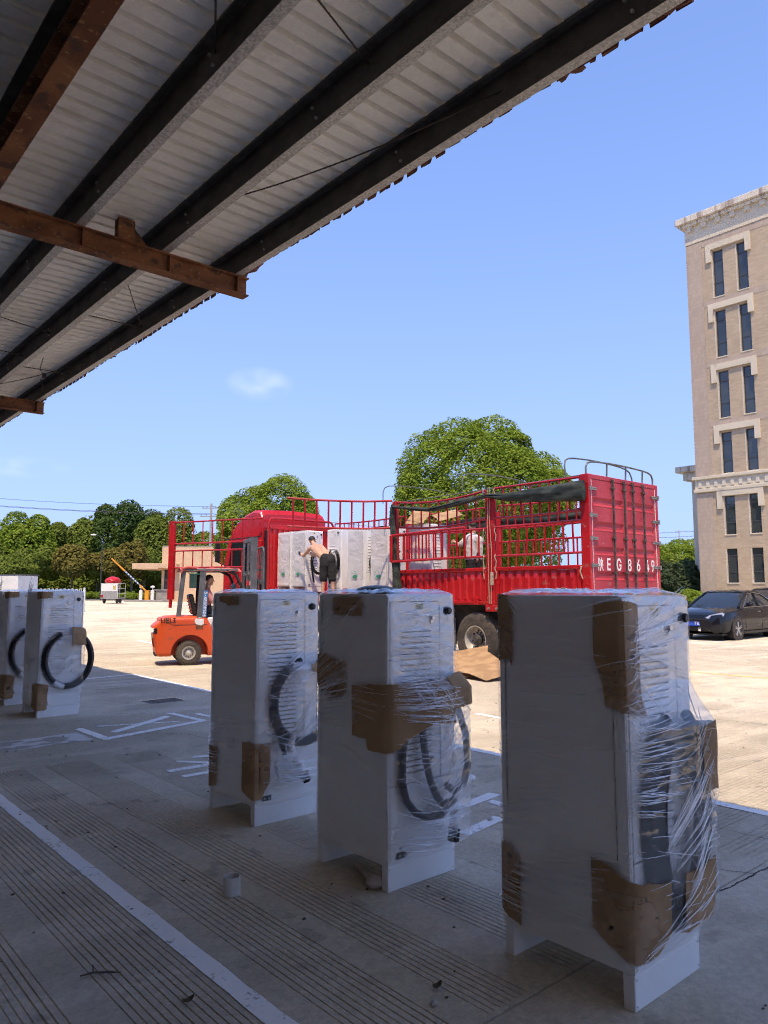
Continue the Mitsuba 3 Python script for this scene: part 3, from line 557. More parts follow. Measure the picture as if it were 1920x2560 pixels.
def build_mid(key, fk, pe, pe0, r, cm):                        # second from the right
    put(key + '__charging_cable', M().tube([[.10, -.03, .83], [.075, -.034, .72], [.075, -.034, .58], [.10, -.036, .48], [.16, -.05, .405], [.24, -.07, .37], [.33, -.075, .37], [.42, -.08, .40]], .021, 12), BLACKRING, True)
    put(key + '__charging_cable', M().tube([[.23, -.03, .90], [.225, -.05, .80], [.235, -.06, .68], [.265, -.065, .56], [.31, -.07, .47], [.36, -.075, .42], [.44, -.09, .44]], .021, 12), BLACKRING, True)
    put(key + '__charging_cable', M().tube([[.50, -.06, .95], [.535, -.09, .80], [.54, -.10, .62], [.50, -.10, .52], [.42, -.10, .49], [.36, -.10, .53]], .021, 12), BLACKRING, True)
    charger_gun(key, [.45, -.085, .38], 8)
    put(key + '__cardboard', wrap_board(pe, [(-.30, .80, 1.09), (-.17, .80, 1.10), (-.15, .74, 1.11), (.0, .745, 1.12), (.10, .83, 1.125), (.25, .90, 1.13), (.41, .88, 1.13)], .0115, seed=11, warp=.016), 'm_board')
    put(key + '__cardboard', wrap_board(pe, [(.40, .96, 1.135), (.53, .98, 1.16), (.60, .97, 1.13)], .018, seed=12, warp=.02), 'm_board')
    put(key + '__cardboard', wrap_board(pe, [(-.50, 1.505, 1.605), (-.36, 1.495, 1.61), (-.22, 1.50, 1.61)], .010, seed=13), 'm_board')
    put(key + '__cardboard', wrap_board(pe, [(-.655, 1.07, 1.25), (-.56, 1.00, 1.26), (-.52, .99, 1.24), (-.38, 1.03, 1.22)], .010, seed=14, warp=.012), 'm_board')
    put(key + '__packing_lump', M().add(trimesh.creation.icosphere(3, 1.0), trimesh.transformations.compose_matrix([.12, .14, .035], None, None, [.20, .34, H_ + .02])), 'm_blackplastic', True)
    put(fk + '__thick_wrap', film_shell(pe, .22, .86, .014, 87, .005, .012, False, s0=.16, s1=.95, edge=.15), 'm_filmthick', True)
    put(fk + '__thick_wrap', film_shell(pe, .92, 1.52, .0135, 88, .0045, .013, False, s0=.02, s1=.9, edge=.2), 'm_filmhaze', True)
    for s, z, a, L, n, sp, dz in ((.02, 1.06, -.02, .42, 30, .12, .18), (.10, .96, .0, .4, 12, .2, .1), (.02, .30, -.06, .5, 22, .10, .14), (.30, .75, .7, .3, 22, .6, .2), (.34, .55, .9, .2, 20, .9, .3), (.40, .48, 1.2, .12, 14, .7, .2), (.22, 1.30, -1.1, .3, 14, .4, .2), (.30, 1.22, -.8, .3, 14, .4, .2), (.05, 1.42, .08, .4, 14, .3, .3), (.28, .34, .2, .26, 14, .5, .12), (.15, 1.15, -.9, .2, 10, .5, .1), (.36, .95, -1.0, .3, 10, .4, .2)):
        strands(cm, pe, r, s, z, a, L, n, sp, .0011, .026, dz, ds=.06)
    for s, z, a, L, n, sp, dz, rad in ((-.64, .92, .20, .40, 13, .14, .24, .0030), (-.65, .99, .30, .34, 9, .2, .16, .0022), (-.62, 1.36, .62, .24, 16, .15, .22, .0018), (-.45, 1.28, .55, .3, 12, .25, .3, .0014), (-.66, 1.10, .5, .3, 12, .2, .26, .0015), (-.30, 1.08, -.05, .3, 12, .2, .3, .0010), (-.40, .62, -.42, .4, 10, .15, .3, .0011), (-.60, .46, -.40, .5, 14, .15, .3, .0011), (-.62, .34, -.38, .42, 14, .12, .12, .0012)):
        strands(cm, pe, r, s, z, a, L, n, sp, rad, .024, dz, bow=.012, ds=.06)
    front_hatch(cm, pe, r, 110, .25, 1.55, .0009)
def build_far(key, fk, pe, pe0, r, cm):                        # third from the right
    for k, (rx, rz, y) in enumerate([(.275, .305, -.03), (.245, .28, -.035)]):
        put(key + '__charging_cable', M().tube(coil_pts(.385, .835, rx, rz, y, .03, -260, 70), .020, 12), BLACKRING, True)
    put(key + '__charging_cable', M().tube([[.17, -.05, .64], [.18, -.06, .55], [.20, -.07, .48]], .018, 10), BLACKRING, True)
    charger_gun(key, [.30, -.075, .42], -32); put(key + '__plug_holder', M().tube([[.16, -.05, .46], [.135, -.06, .40], [.16, -.065, .33], [.27, -.07, .31]], [.02, .018, .016, .014], 10), 'm_whiteplastic', True)
    put(key + '__cardboard', wrap_board(pe, [(.40, 1.06, 1.10), (.46, 1.04, 1.115), (.60, 1.05, 1.10)], .016, seed=21, warp=.014), 'm_board')
    put(key + '__cardboard', wrap_board(pe, [(-.54, 1.565, 1.60), (-.40, 1.535, 1.605), (-.25, 1.54, 1.60)], .010, seed=22), 'm_board')
    put(key + '__cardboard', wrap_board(pe, [(-.15, .225, .565), (-.05, .19, .565), (.0, .18, .57), (.05, .19, .56), (.085, .30, .57)], .0115, seed=23, warp=.01), 'm_board')
    put(key + '__cardboard', wrap_board(pe, [(-.658, .16, .49), (-.60, .17, .49), (-.53, .19, .46)], .010, seed=24), 'm_board')
    put(fk + '__thick_wrap', film_shell(pe, .24, .70, .0135, 97, .005, .013, False, s0=.2, s1=.9, edge=.12), 'm_filmhaze', True)
    put(fk + '__thick_wrap', film_shell(pe, .95, 1.3, .0135, 98, .005, .013, False, s0=.15, s1=.9, edge=.15), 'm_filmhaze', True)
    for s, z, a, L, n, sp, dz in ((.36, 1.08, 2.6, .16, 20, .9, .02), (.20, 1.02, .35, .26, 26, .25, .18), (.16, .90, .40, .2, 20, .3, .18), (.26, .62, .75, .32, 22, .2, .2), (.30, .70, .7, .3, 12, .2, .2), (.02, 1.38, .1, .45, 14, .25, .3), (.10, .40, -.1, .4, 10, .3, .1), (.08, .33, -.05, .44, 12, .1, .06), (.02, .62, .9, .1, 5, .4, .1)):
        strands(cm, pe, r, s, z, a, L, n, sp, .0012, .026, dz, ds=.06)
    for s, z, a, L, n, sp, dz, rad in ((-.66, .50, .10, .24, 26, .10, .44, .0026), (-.40, .52, .12, .2, 20, .12, .36, .0022), (-.66, 1.36, .42, .3, 8, .2, .10, .0022), (-.64, 1.24, .34, .4, 9, .2, .16, .0018), (-.5, 1.0, .05, .4, 14, .3, .5, .0012), (-.2, .58, .6, .06, 10, .3, .2, .001)):
        strands(cm, pe, r, s, z, a, L, n, sp, rad, .024, dz, bow=.012, ds=.04)
    front_hatch(cm, pe, r, 40, .25, 1.5, .001)
def build_left(key, fk, pe, pe0, r, cm):
    for k, (rx, rz, y, ph) in enumerate([(.31, .37, -.03, 0), (.27, .33, -.035, 0), (.29, .35, -.055, 0)]):
        put(key + '__charging_cable', M().tube(coil_pts(.345, .735, rx, rz, y, .03, -250, 80), .021, 10), BLACKRING, True)
    put(key + '__cable_band', M().tube(coil_pts(.345, .735, .30, .352, -.045, .03, 235, 262, 12), .034, 10), 'm_whiteplastic', True)
    put(key + '__cardboard', wrap_board(pe, [(.37, .93, 1.16), (.50, .92, 1.15), (.56, .93, 1.12)], .02, seed=31, warp=.015), 'm_board')
    put(key + '__cardboard', wrap_board(pe, [(-.16, 1.53, 1.625), (.0, 1.535, 1.63), (.13, 1.55, 1.62)], .010, seed=32), 'm_board')
    put(key + '__cardboard', wrap_board(pe, [(-.19, .13, .42), (-.10, .10, .43), (.0, .09, .44), (.11, .10, .42)], .0115, seed=33, warp=.01), 'm_board')
    for s, z, a, L, n, sp, dz, rad in ((-.62, 1.35, .35, .4, 26, .8, .5, .002), (-.6, 1.0, -.5, .4, 16, .6, .5, .002), (-.6, .8, .1, .5, 18, .4, .5, .0018), (-.6, .72, .02, .75, 5, .05, .03, .0025), (-.6, .30, .3, .3, 10, .3, .1, .0016), (.2, .62, .7, .3, 14, .3, .2, .0016), (.1, 1.3, .1, .4, 10, .4, .3, .0014)):
        strands(cm, pe, r, s, z, a, L, n, sp, rad, .021, dz, ds=.08)
BULGE_NEAR = bump_at(.0, .34, [(.18, 0), (.28, .075), (.5, .09), (.75, .098), (1.08, .10), (1.19, .02), (1.25, 0)])
BULGE_MID = bump_at(.0, .30, [(.16, 0), (.21, .095), (.42, .11), (.8, .118), (1.08, .105), (1.16, .01), (1.2, 0)])
BULGE_FAR = bump_at(.02, .32, [(.22, 0), (.30, .10), (.5, .10), (.9, .105), (1.08, .095), (1.18, 0)])
BULGE_LEFT = bump_at(.0, .34, [(.30, 0), (.38, .09), (.6, .10), (.95, .105), (1.08, .095), (1.18, 0)])
wrapped((2.772, 1.682, 0), 'nearest film-wrapped white charging cabinet, cardboard pads on its corners', 101, BULGE_NEAR, build_near)
wrapped((2.802, 3.188, 0), 'film-wrapped white charging cabinet with a wide cardboard sheet round its front corner', 202, BULGE_MID, build_mid)
wrapped((2.842, 4.652, 0), 'film-wrapped charging cabinet hiding the forklift front, hose loop and white plug on it', 303, BULGE_FAR, build_far)
wrapped((3.035, 10.335, 0), 'far film-wrapped charging cabinet with a round black hose coil, standing by the far bay line', 404, BULGE_LEFT, build_left, lowres=True)
wrapped((3.0, 11.765, 0), 'film-wrapped charging cabinet cut off by the left picture edge', 505, BULGE_LEFT, build_left, lowres=True)
# ================================================================ the red stake-sided truck
def redpaint(a, b, dirt):
    def fn(p, n, uv):
        c = mix(a, b, smoothstep(.3, .7, fbm(p.x * 1.5, p.y * 1.5, p.z * 1.5, 4)))
        c = mix(c, (.28, .17, .13), smoothstep(.66, .78, fbm(p.x * 9, p.y * 9, p.z * 9 + 4, 4)) * dirt)
        c = mix(c, (.42, .36, .32), smoothstep(.78, .84, fbm(p.x * 21, p.y * 21, p.z * 13, 3)) * dirt)
        return c * (.92 + .12 * noise(p.x * 70, p.y * 70, p.z * 70))
    return proc(fn)
mat('m_red', redpaint((.40, .008, .012), (.50, .014, .018), .35), .32, spec=.5)
mat('m_reddoor', redpaint((.40, .034, .048), (.48, .055, .072), .6), .55, spec=.4)
mat('m_redcab', redpaint((.48, .008, .012), (.55, .010, .016), .08), .22, spec=.5, clearcoat=.5)
mat('m_chassis', grain((.018, .016, .015), (.045, .04, .036), 5, 50), .75)
def tyrec(p, n, uv): return mix((.045, .040, .035), (.12, .10, .08), smoothstep(.3, .75, fbm(p.x * 3, p.y * 3, p.z * 3, 3) * .5 + .5 * fbm(p.x * 30, p.y * 30, p.z * 30, 3)))
mat('m_tyre', proc(tyrec), .8, spec=.3)
mat('m_rim', grain((.42, .38, .33), (.60, .57, .52), 7, 60), .5, metal=.3)
mat('m_hub', grain((.03, .027, .024), (.09, .08, .07), 12, 80), .6)
mat('m_bar', grain((.045, .04, .036), (.11, .09, .075), 14, 90), .55, metal=.3)
mat('m_hinge', grain((.20, .20, .19), (.34, .33, .31), 20, 120), .5, metal=.5)
mat('m_rope', grain((.30, .26, .19), (.46, .41, .32), 40, 200), .9)
def tarpc(p, n, uv): return mix((.018, .024, .018), (.055, .065, .05), smoothstep(.35, .7, fbm(p.x * 4, p.y * 4, p.z * 7, 4))) * (.85 + .3 * noise(p.x * 120, p.y * 120, p.z * 120))
mat('m_tarp', proc(tarpc), .6, spec=.4)
mat('m_hoop', grain((.10, .12, .11), (.20, .21, .19), 9, 60), .5, metal=.3)
mat('m_letter', (.80, .74, .72), .5)
mat('m_bed', grain((.20, .09, .07), (.30, .16, .12), 4, 50), .8)
mat('m_glassdark', (.015, .02, .024), .05, spec=.8)
TX0, TX1, TY0, TY1, TF, TT = 12.0, 14.55, 7.92, 19.25, 1.46, 3.82
lorry = thing('truck', 'long red stake-sided truck with its left side gates open, number on its rear doors', 'truck')
def wheel(key, c, R, w, face, rimr=.30, tread=True, nuts=10, name='wheel'):
    """a road wheel: centre of the outer face at c, outer side towards the unit vector face"""
    t = frame(c, np.cross(face, [0, 0, 1.0]), None, face) if abs(face[2]) < .9 else np.eye(4)
    k = nm(key + '__' + name)
    put(k + '__tyre', M().add(M().lathe([(rimr - .01, -.02), (rimr + .01, -.004), (rimr + .06, .0), (R - .10, -.002), (R - .03, -.025), (R - .004, -.055), (R, -.08), (R, -w + .08), (R - .004, -w + .055), (R - .05, -w + .01), (rimr, -w)], n=56), t), 'm_tyre', 35)
    if tread:
        m = M()
        for a in np.arange(0, 360, 360 / 54):
            q = t @ rot([0, 0, 1], a); m.box([R - .002, -.012, -w + .05], [R + .008, .012, -w * .55], .003, q); m.box([R - .002, -.012 + .03, -w * .45], [R + .008, .012 + .03, -.06], .003, q)
        put(k + '__tread', m, 'm_tyre', kind='stuff')
    rk = put(k + '__rim', M().add(M().lathe([(rimr, -.012), (rimr + .004, .002), (rimr - .012, .002), (rimr - .024, -.03), (rimr - .035, -.10), (rimr - .075, -.145), (rimr - .10, -.15), (.11, -.13), (.11, -.16), (rimr - .08, -.18), (rimr - .01, -.16), (rimr - .005, -.02)], n=48), t), 'm_rim', 35)
    put(k + '__hub', M().add(M().lathe([(.125, -.13), (.125, -.06), (.10, -.045), (.06, -.04), (.05, -.02), (0, -.018)], n=24), t), 'm_hub', 35)
    m = M()
    for a in np.arange(nuts) * 360 / nuts:
        q = t @ rot([0, 0, 1], a); m.add(M().lathe([(.018, 0), (.018, .02), (.010, .034), (0, .034)], n=6), q @ place(.155, 0, -.135))
    put(k + '__wheel_nut', m, 'm_hub', kind='stuff')
    m = M()
    for a in np.arange(8) * 45 + 10:
        q = t @ rot([0, 0, 1], a); m.add(M().lathe([(0, .0), (.026, .0)], n=14), q @ place(.198, 0, -.1415))
    put(k + '__hand_hole', m, 'm_seam', kind='stuff'); return k
# chassis, axles and wheels
m = M().box([12.75, 7.98, .72], [12.87, 22.6, 1.0], .01).box([13.68, 7.98, .72], [13.80, 22.6, 1.0], .01)
for y in np.arange(8.3, 22, 1.6): m.box([12.87, y, .78], [13.68, y + .08, .95])
for y in (10.86, 12.2, 21.6): m.cyl([12.3, y, .56], [14.25, y, .56], .09, 12)
m.box([12.15, 13.6, .55], [12.7, 14.9, 1.0], .03).box([13.9, 13.6, .55], [14.4, 15.2, 1.0], .05)
put(lorry + '__chassis', m, 'm_chassis')
for y in (10.86, 12.2, 20.4, 21.75):
    steer = y > 20; wheel(lorry, [12.035, y, .585], .585, .3, np.array([-1.0, 0, 0]), .30)
    wheel(lorry, [14.515, y, .585], .585, .3, np.array([1.0, 0, 0]), .30, tread=False)
m = M().box([TX0 + .04, TY0 + .02, TF - .06], [TX1 - .02, TY1, TF]); put(lorry + '__bed_floor', m, 'm_bed')
m = M().box([TX0 + .02, TY0, TF - .13], [TX0 + .12, TY1, TF - .06], .01).box([TX1 - .12, TY0, TF - .13], [TX1, TY1, TF - .06], .01)
for y in np.arange(8.4, 19, .9): m.box([12.12, y, TF - .13], [14.43, y + .06, TF - .061])
put(lorry + '__bed_rail', m, 'm_red')
put(lorry + '__mudguard', M().box([12.36, 9.9, .62], [12.42, 12.95, 1.32], .01).box([14.1, 9.9, .55], [14.16, 12.95, 1.32], .01).box([12.36, 9.86, .40], [12.72, 9.9, 1.32]).box([12.75, 9.9, .5], [13.8, 12.9, .72], .03).box([12.9, 8.3, .45], [13.65, 9.8, .98], .2), 'm_chassis')
put(lorry + '__bracket', M().box([TX0 - .015, 10.1, 1.20], [TX0 + .02, 10.52, 1.335], .01), 'm_red')
for y in (10.2, 10.42): put(lorry + '__bracket_bolt', M().cyl([TX0 - .045, y, 1.26], [TX0 - .015, y, 1.26], .028, 12), 'm_hinge')
put(lorry + '__latch', M().box([TX0 - .03, 10.72, 1.34], [TX0 + .02, 10.86, 1.44], .02).cyl([TX0 - .03, 10.79, 1.46], [TX0 + .02, 10.79, 1.46], .05, 14), 'm_red')
# rear frame and doors
m = M().box([TX0, TY0, 1.30], [TX0 + .10, TY0 + .20, TT + .03], .012); put(lorry + '__rear_post', m, 'm_red')
m = M().box([TX1 - .10, TY0, 1.30], [TX1, TY0 + .20, TT + .03], .012); put(lorry + '__rear_post', m, 'm_red')
put(lorry + '__rear_header', M().box([TX0 + .10, TY0 + .01, TT - .06], [TX1 - .10, TY0 + .14, TT + .03], .01), 'm_reddoor')
put(lorry + '__rear_sill', M().box([TX0 + .10, TY0 - .02, 1.30], [TX1 - .10, TY0 + .14, 1.42], .01), 'm_reddoor')
for s, (xa, xb) in enumerate(((TX0 + .10, 13.27), (13.285, TX1 - .10))):
    y = TY0 + .02; zc = [(3.37, 3.27), (2.91, 2.80), (2.43, 2.33), (1.96, 1.86)]; prof = [(TT - .065, 0)]
    for a, b in zc: prof += [(a + .045, 0), (a, .03), (b + .02, .03), (b - .02, -.006), (b - .045, 0)]
    prof.append((1.425, 0)); prof = np.array(prof)
    ea, eb = xa + .07, xb - .05
    P = np.array([[(x, y + o * k, z) for z, o in prof] for x, k in ((xa, 0), (ea, 0), (ea + .03, 1), (eb - .03, 1), (eb, 0), (xb, 0))])
    dk = put(lorry + '__rear_door', M().sheet(P[:, ::-1], .035, [0, 1, 0]), 'm_reddoor')
    for xbar in ((12.81, 13.22) if s == 0 else (13.54, 13.94)):
        bk = put(dk + '__locking_bar', M().cyl([xbar, y - .045, 1.40], [xbar, y - .045, 3.78], .019, 10), 'm_bar')
        for z in (3.60, 2.62, 1.95, 1.55): put(dk + '__bar_guide', M().box([xbar - .04, y - .07, z], [xbar + .04, y - .002, z + .05], .008), 'm_bar')
        put(dk + '__cam', M().box([xbar - .03, y - .05, 3.74], [xbar + .03, y + .0, 3.81], .008), 'm_bar')
        put(dk + '__cam', M().box([xbar - .11, y - .045, 1.44], [xbar - .06, y - .004, 1.60], .01), 'm_hinge')
    hx, sg = (xa, 1) if s == 0 else (xb, -1)
    for z in (3.57, 3.06, 2.62, 2.11):
        m = M()
        for o in (-.028, .004): m.box([hx - sg * .09, y - .040, z + o], [hx + sg * .16, y - .002, z + o + .026], .008)
        m.cyl([hx - sg * .07, y - .045, z - .045], [hx - sg * .07, y - .045, z + .045], .022, 10); put(dk + '__hinge', m, 'm_hinge')
    put(dk + '__edge_seal', M().box([xa if s == 0 else xb - .012, y - .012, 1.43], [xa + .012 if s == 0 else xb, y - .002, TT - .07]), 'm_letter')
# plate number across the doors; the first sign is drawn from strokes
def han(m, t):
    S = [((0, 0), (0, 1)), ((0, .95), (.2, .95)), ((.2, .95), (.1, .68)), ((.1, .68), (.22, .45)), ((.22, .45), (.06, .36)),
         ((.34, .82), (.98, .82)), ((.28, .44), (1.0, .44)), ((.66, 1.0), (.64, .44)), ((.64, .44), (.34, .0)), ((.64, .44), (.98, .0)), ((.42, .72), (.50, .52)), ((.90, .74), (.78, .52))]
    for a, b in S:
        a, b = np.array([a[0] * .155, a[1] * .235, 0]), np.array([b[0] * .155, b[1] * .235, 0]); d = nrm(b - a); m.bar((t @ [*(a - d * .008), 1])[:3], (t @ [*(b + d * .008), 1])[:3], .019, .004, up=(0, -1, 0))
yl = TY0 + .018; m = M()
han(m, frame([12.29, yl, 2.02], [1, 0, 0], [0, 0, 1]))
put(lorry + '__number_sign', m, 'm_letter')
for ch, x in (('E', 12.56), ('G', 12.90), ('8', 13.30), ('6', 13.63), ('4', 13.97), ('9', 14.19)):
    t = frame([x, yl, 2.03], [1, 0, 0], [0, 0, 1]) @ np.diag([.80, 1, 1, 1]); put(lorry + '__number_sign', M().add(meshkit.text_mesh(ch, .225, .003, True), t), 'm_letter')
# side: corrugated drop sides, rails, stakes, posts
def dropside(y0, y1, key):
    z0, z1 = 1.40, 2.05; x = TX0; n = max(3, int((y1 - y0) / .21)); p = (y1 - y0 - .16) / n; P = []
    m = M().box([x - .012, y0, z1], [x + .05, y1, z1 + .075], .012).box([x - .006, y0, z0 - .04], [x + .05, y1, z0 + .02], .01).box([x - .01, y0, z0 + .02], [x + .045, y0 + .08, z1], .008).box([x - .01, y1 - .08, z0 + .02], [x + .045, y1, z1], .008)
    dk = put(key, m, 'm_red')
    ys_, xs_ = [], []
    for k in range(n):
        b = y0 + .08 + k * p
        for f, o in ((0, .035), (.28, .035), (.42, -.004), (.74, -.004), (.88, .035)): ys_.append(b + f * p); xs_.append(o)
    ys_.append(y1 - .08); xs_.append(.035)
    rows = []
    for z, k in ((z0 + .02, 0), (z0 + .05, 1), (z1 - .16, 1), (z1 - .001, 0)):
        rows.append([(x + .035 + (o - .035) * k, q, z) for q, o in zip(ys_, xs_)])
    put(dk + '__corrugated_panel', M().sheet(np.array(rows)[:, ::-1], .003, [1, 0, 0]), 'm_red'); return dk
dropside(8.14, 10.24, lorry + '__drop_side'); dropside(10.50, 13.30, lorry + '__drop_side')
def post(x, y, z0=1.34, z1=3.62, w=.20, dpt=.09):
    return put(lorry + '__side_post', M().box([x, y - w / 2, z0], [x + dpt, y - w / 2 + .03, z1], .006).box([x, y + w / 2 - .03, z0], [x + dpt, y + w / 2, z1], .006).box([x, y - w / 2 + .03, z0], [x + .03, y + w / 2 - .03, z1], .006), 'm_red')
post(TX0, 10.36); post(TX0, 13.42, z1=3.80, w=.15); post(TX1 - .09, 9.3); post(TX1 - .09, 12.3); post(TX1 - .09, 15.6)
def stakes(key, pts_top, pts_bot, n, r=.02, hr=.024, square=False, ends=True):
    """a stake panel: top and bottom rails (polylines) and n upright bars between them"""
    a, b = np.array(pts_top, float), np.array(pts_bot, float)
    k = thing(key)
    put(k + '__rail', M().tube(a, hr, 8), 'm_red', 40); put(k + '__rail', M().tube(b, hr, 8), 'm_red', 40)
    def at(p, t):
        L = np.concatenate([[0], np.cumsum(np.linalg.norm(np.diff(p, axis=0), axis=1))]); return np.array([np.interp(t * L[-1], L, p[:, i]) for i in range(3)])
    for t in np.linspace(.0 if ends else .5 / n, 1 if ends else 1 - .5 / n, n):
        put(k + '__bar', M().bar(at(a, t), at(b, t), r * 1.8, r * 1.1, up=(1, 0, 0), b=.004), 'm_red')
    return k
def span(x, ya, yb, z, sag=0.0, n=8, xs=0.0):
    t = np.linspace(0, 1, n); return np.stack([x + xs * np.sin(math.pi * t), ya + (yb - ya) * t, z - sag * 4 * t * (1 - t)], -1)
R_ = lorry + '__stake_panel'
stakes(R_, span(TX0 + .03, 8.13, 10.26, 3.80, .0), span(TX0 + .03, 8.13, 10.26, 3.17, .02), 10)
stakes(R_, span(TX0 + .03, 8.10, 10.30, 2.97, .0), span(TX0 + .03, 8.08, 10.30, 2.36, .0), 11)
stakes(R_, span(TX0 + .03, 10.5, 13.36, 3.78, .10), span(TX0 + .03, 10.5, 13.36, 3.17, .09), 11)
stakes(R_, span(TX0 + .04, 10.5, 13.36, 2.96, .0), span(TX0 + .04, 10.5, 13.36, 2.36, .0), 14)
# loose panel pushed out over the gap, hooked on at its right end
k = stakes(R_, [(11.90, 11.0, 3.01), (11.80, 13.32, 2.95)], [(11.90, 11.0, 2.36), (11.80, 13.31, 2.32)], 11, r=.022, hr=.028)
put(k + '__end_plate', M().box([11.765, 13.25, 2.32], [11.80, 13.34, 2.95], .006), 'm_red')
# far side: the same kind of panels between the posts
for ya, yb in ((8.12, 9.2), (9.4, 12.2), (12.4, 15.5), (15.7, 19.1)):
    n = max(5, int((yb - ya) / .22))
    stakes(R_, span(TX1 - .05, ya, yb, 3.78, .03), span(TX1 - .05, ya, yb, 3.2, .02), n); stakes(R_, span(TX1 - .05, ya, yb, 2.85), span(TX1 - .05, ya, yb, 2.2), n)
    put(lorry + '__drop_side', M().box([TX1 - .05, ya, 1.40], [TX1 - .01, yb, 2.08], .01), 'm_red')
# upper gate swung out from the middle post
k = stakes(R_, [(TX0, 13.50, 3.83), (11.45, 13.84, 3.80), (10.9, 14.17, 3.80), (10.3, 14.53, 3.815), (9.816, 14.83, 3.85)], [(TX0, 13.52, 3.16), (11.45, 13.86, 3.135), (10.9, 14.19, 3.135), (10.3, 14.54, 3.15), (9.82, 14.83, 3.17)], 9, r=.025, hr=.026, ends=False)
# front gate swung right round, past the cab
hx, hy, ex_, ey_ = 11.96, 19.37, 10.60, 22.56
def G_(t, z): return np.array([hx + (ex_ - hx) * t, hy + (ey_ - hy) * t, z])
stakes(R_, [G_(0, 3.83), G_(1, 3.83)], [G_(0, 3.14), G_(1, 3.13)], 10, r=.022, hr=.026)
stakes(R_, [G_(0, 2.90), G_(1, 2.90)], [G_(0, 2.36), G_(1, 2.36)], 10, r=.022, hr=.026)
t_ = frame(G_(1, 0), nrm(G_(1, 0) - G_(0, 0)), None, [0, 0, 1]); gp = put(lorry + '__gate_post', M().box([-.02, -.06, 1.34], [.19, -.025, 3.87], .008, t_).box([-.02, .025, 1.34], [.19, .06, 3.87], .008, t_).box([-.02, -.025, 1.34], [.02, .025, 3.87], .004, t_).box([.15, -.025, 1.34], [.19, .025, 3.87], .004, t_).box([.06, -.045, 1.08], [.13, .045, 1.34], .005, t_), 'm_red')
put(gp + '__slot', M().add(M().box([.05, -.066, 3.56], [.12, -.06, 3.66], 0, t_).box([.05, -.066, 2.66], [.12, -.06, 2.76], 0, t_).box([.05, -.066, 2.96], [.12, -.06, 3.02], 0, t_)), 'm_seam')
# head board with its wave, and the frame round it
m = M(); y = TY1 - .05; pr = []
for q in np.arange(TX0 + .10, TX1 - .10, .19): pr += [(q, 0), (q + .08, 0), (q + .10, -.035), (q + .17, -.035)]
pr.append((TX1 - .10, 0)); P = np.array([[(q, y + o, z) for q, o in pr] for z in (TF, 3.52)]); m.sheet(P, .004, [0, 1, 0])
hk = put(lorry + '__head_board', m, 'm_red')
put(hk + '__frame', M().tube([[TX0 + .05, y, 1.3], [TX0 + .05, y, 3.70], [TX0 + .12, y, 3.80], [TX0 + .2, y, 3.83], [TX1 - .2, y, 3.83], [TX1 - .12, y, 3.80], [TX1 - .05, y, 3.70], [TX1 - .05, y, 1.3]], .035, 8).box([TX0 + .09, y - .05, 3.5], [TX1 - .09, y + .02, 3.62], .01), 'm_red', 40)
# hoops for the cover
def hoop(y, h, r_=.017, x0=TX0 + .05, x1=TX1 - .05, lean=.0, uprights=()):
    a = [[x0, y, TT - .02], [x0, y + lean * .5, TT + h * .55], [x0 + .05, y + lean * .8, TT + h * .82], [x0 + .18, y + lean, TT + h * .95]]
    mid = [[x0 + (x1 - x0) * u, y + lean, TT + h * (.95 + .12 * math.sin(math.pi * u))] for u in np.linspace(.15, .85, 7)]
    b = [[x1 - q[0] + x0, q[1], q[2]] for q in a[::-1]]; m = M().tube(a + mid + b, r_, 8)
    for u in uprights: m.cyl([x0 + (x1 - x0) * u, y + .02, TT], [x0 + (x1 - x0) * u, y + lean, TT + h * (.95 + .12 * math.sin(math.pi * u))], r_ * .9, 8)
    return put(lorry + '__cover_hoop', m, 'm_hoop', 40)
hoop(8.0, .30, .019, uprights=(.3, .58, .84)); hoop(8.45, .44, .017, lean=.06)
hoop(11.2, .45, .014); hoop(13.9, .46, .013)
put(lorry + '__cover_rail', rod([TX0 + .05, 8.1, TT + .02], [TX0 + .2, 13.4, TT - .02], .0, .012).add(rod([TX0 + .6, 8.4, TT + .10], [TX0 + 1.2, 13.4, TT + .02], .03, .010)), 'm_hoop')
# cab
cabk = lorry + '__cab'
yb_, yf = 19.62, 21.95
roofp = [(yb_, 1.15), (yb_, 3.92), (yb_ + .10, 4.06), (yb_ + .5, 4.12), (yb_ + 1.0, 4.02), (yb_ + 1.55, 3.78), (yb_ + 1.82, 3.50), (yf - .30, 3.26), (yf - .02, 2.35), (yf, 1.15)]
m = M(); xs_ = [(TX0 + .06, 1, -.06), (TX0 + .10, 1, .0), (TX0 + .22, 1, .06), (13.27, 1, .10), (TX1 - .22, 1, .06), (TX1 - .10, 1, .0), (TX1 - .06, 1, -.06)]
P = np.array([[(x, q, z + (dz if z > 3.4 else 0)) for q, z in roofp] for x, _, dz in xs_]); m.grid(P)
for i, sgn in ((0, 1), (-1, -1)):
    c = P[i].mean(0); m.raw(np.vstack([P[i], [c]]), [[j, (j + 1) % len(roofp), len(roofp)][::sgn] for j in range(len(roofp))])
put(cabk + '__shell', m, 'm_redcab', 28)
put(cabk + '__shoulder_seam', M().box([TX0 + .052, yb_ + .02, 3.28], [TX0 + .064, yf - .34, 3.31]).box([TX0 + .052, 20.15, 3.34], [TX0 + .058, 20.17, 3.95]).box([TX0 + .2, yb_ - .006, 3.55], [TX1 - .2, yb_, 3.57]), 'm_seam')
put(cabk + '__side_window', M().prism([(20.55, 2.35), (21.62, 2.35), (21.42, 3.20), (20.55, 3.20)], frame([TX0 + .052, 0, 0], [0, 1, 0], [0, 0, 1]), -.004, .004), 'm_glassdark')
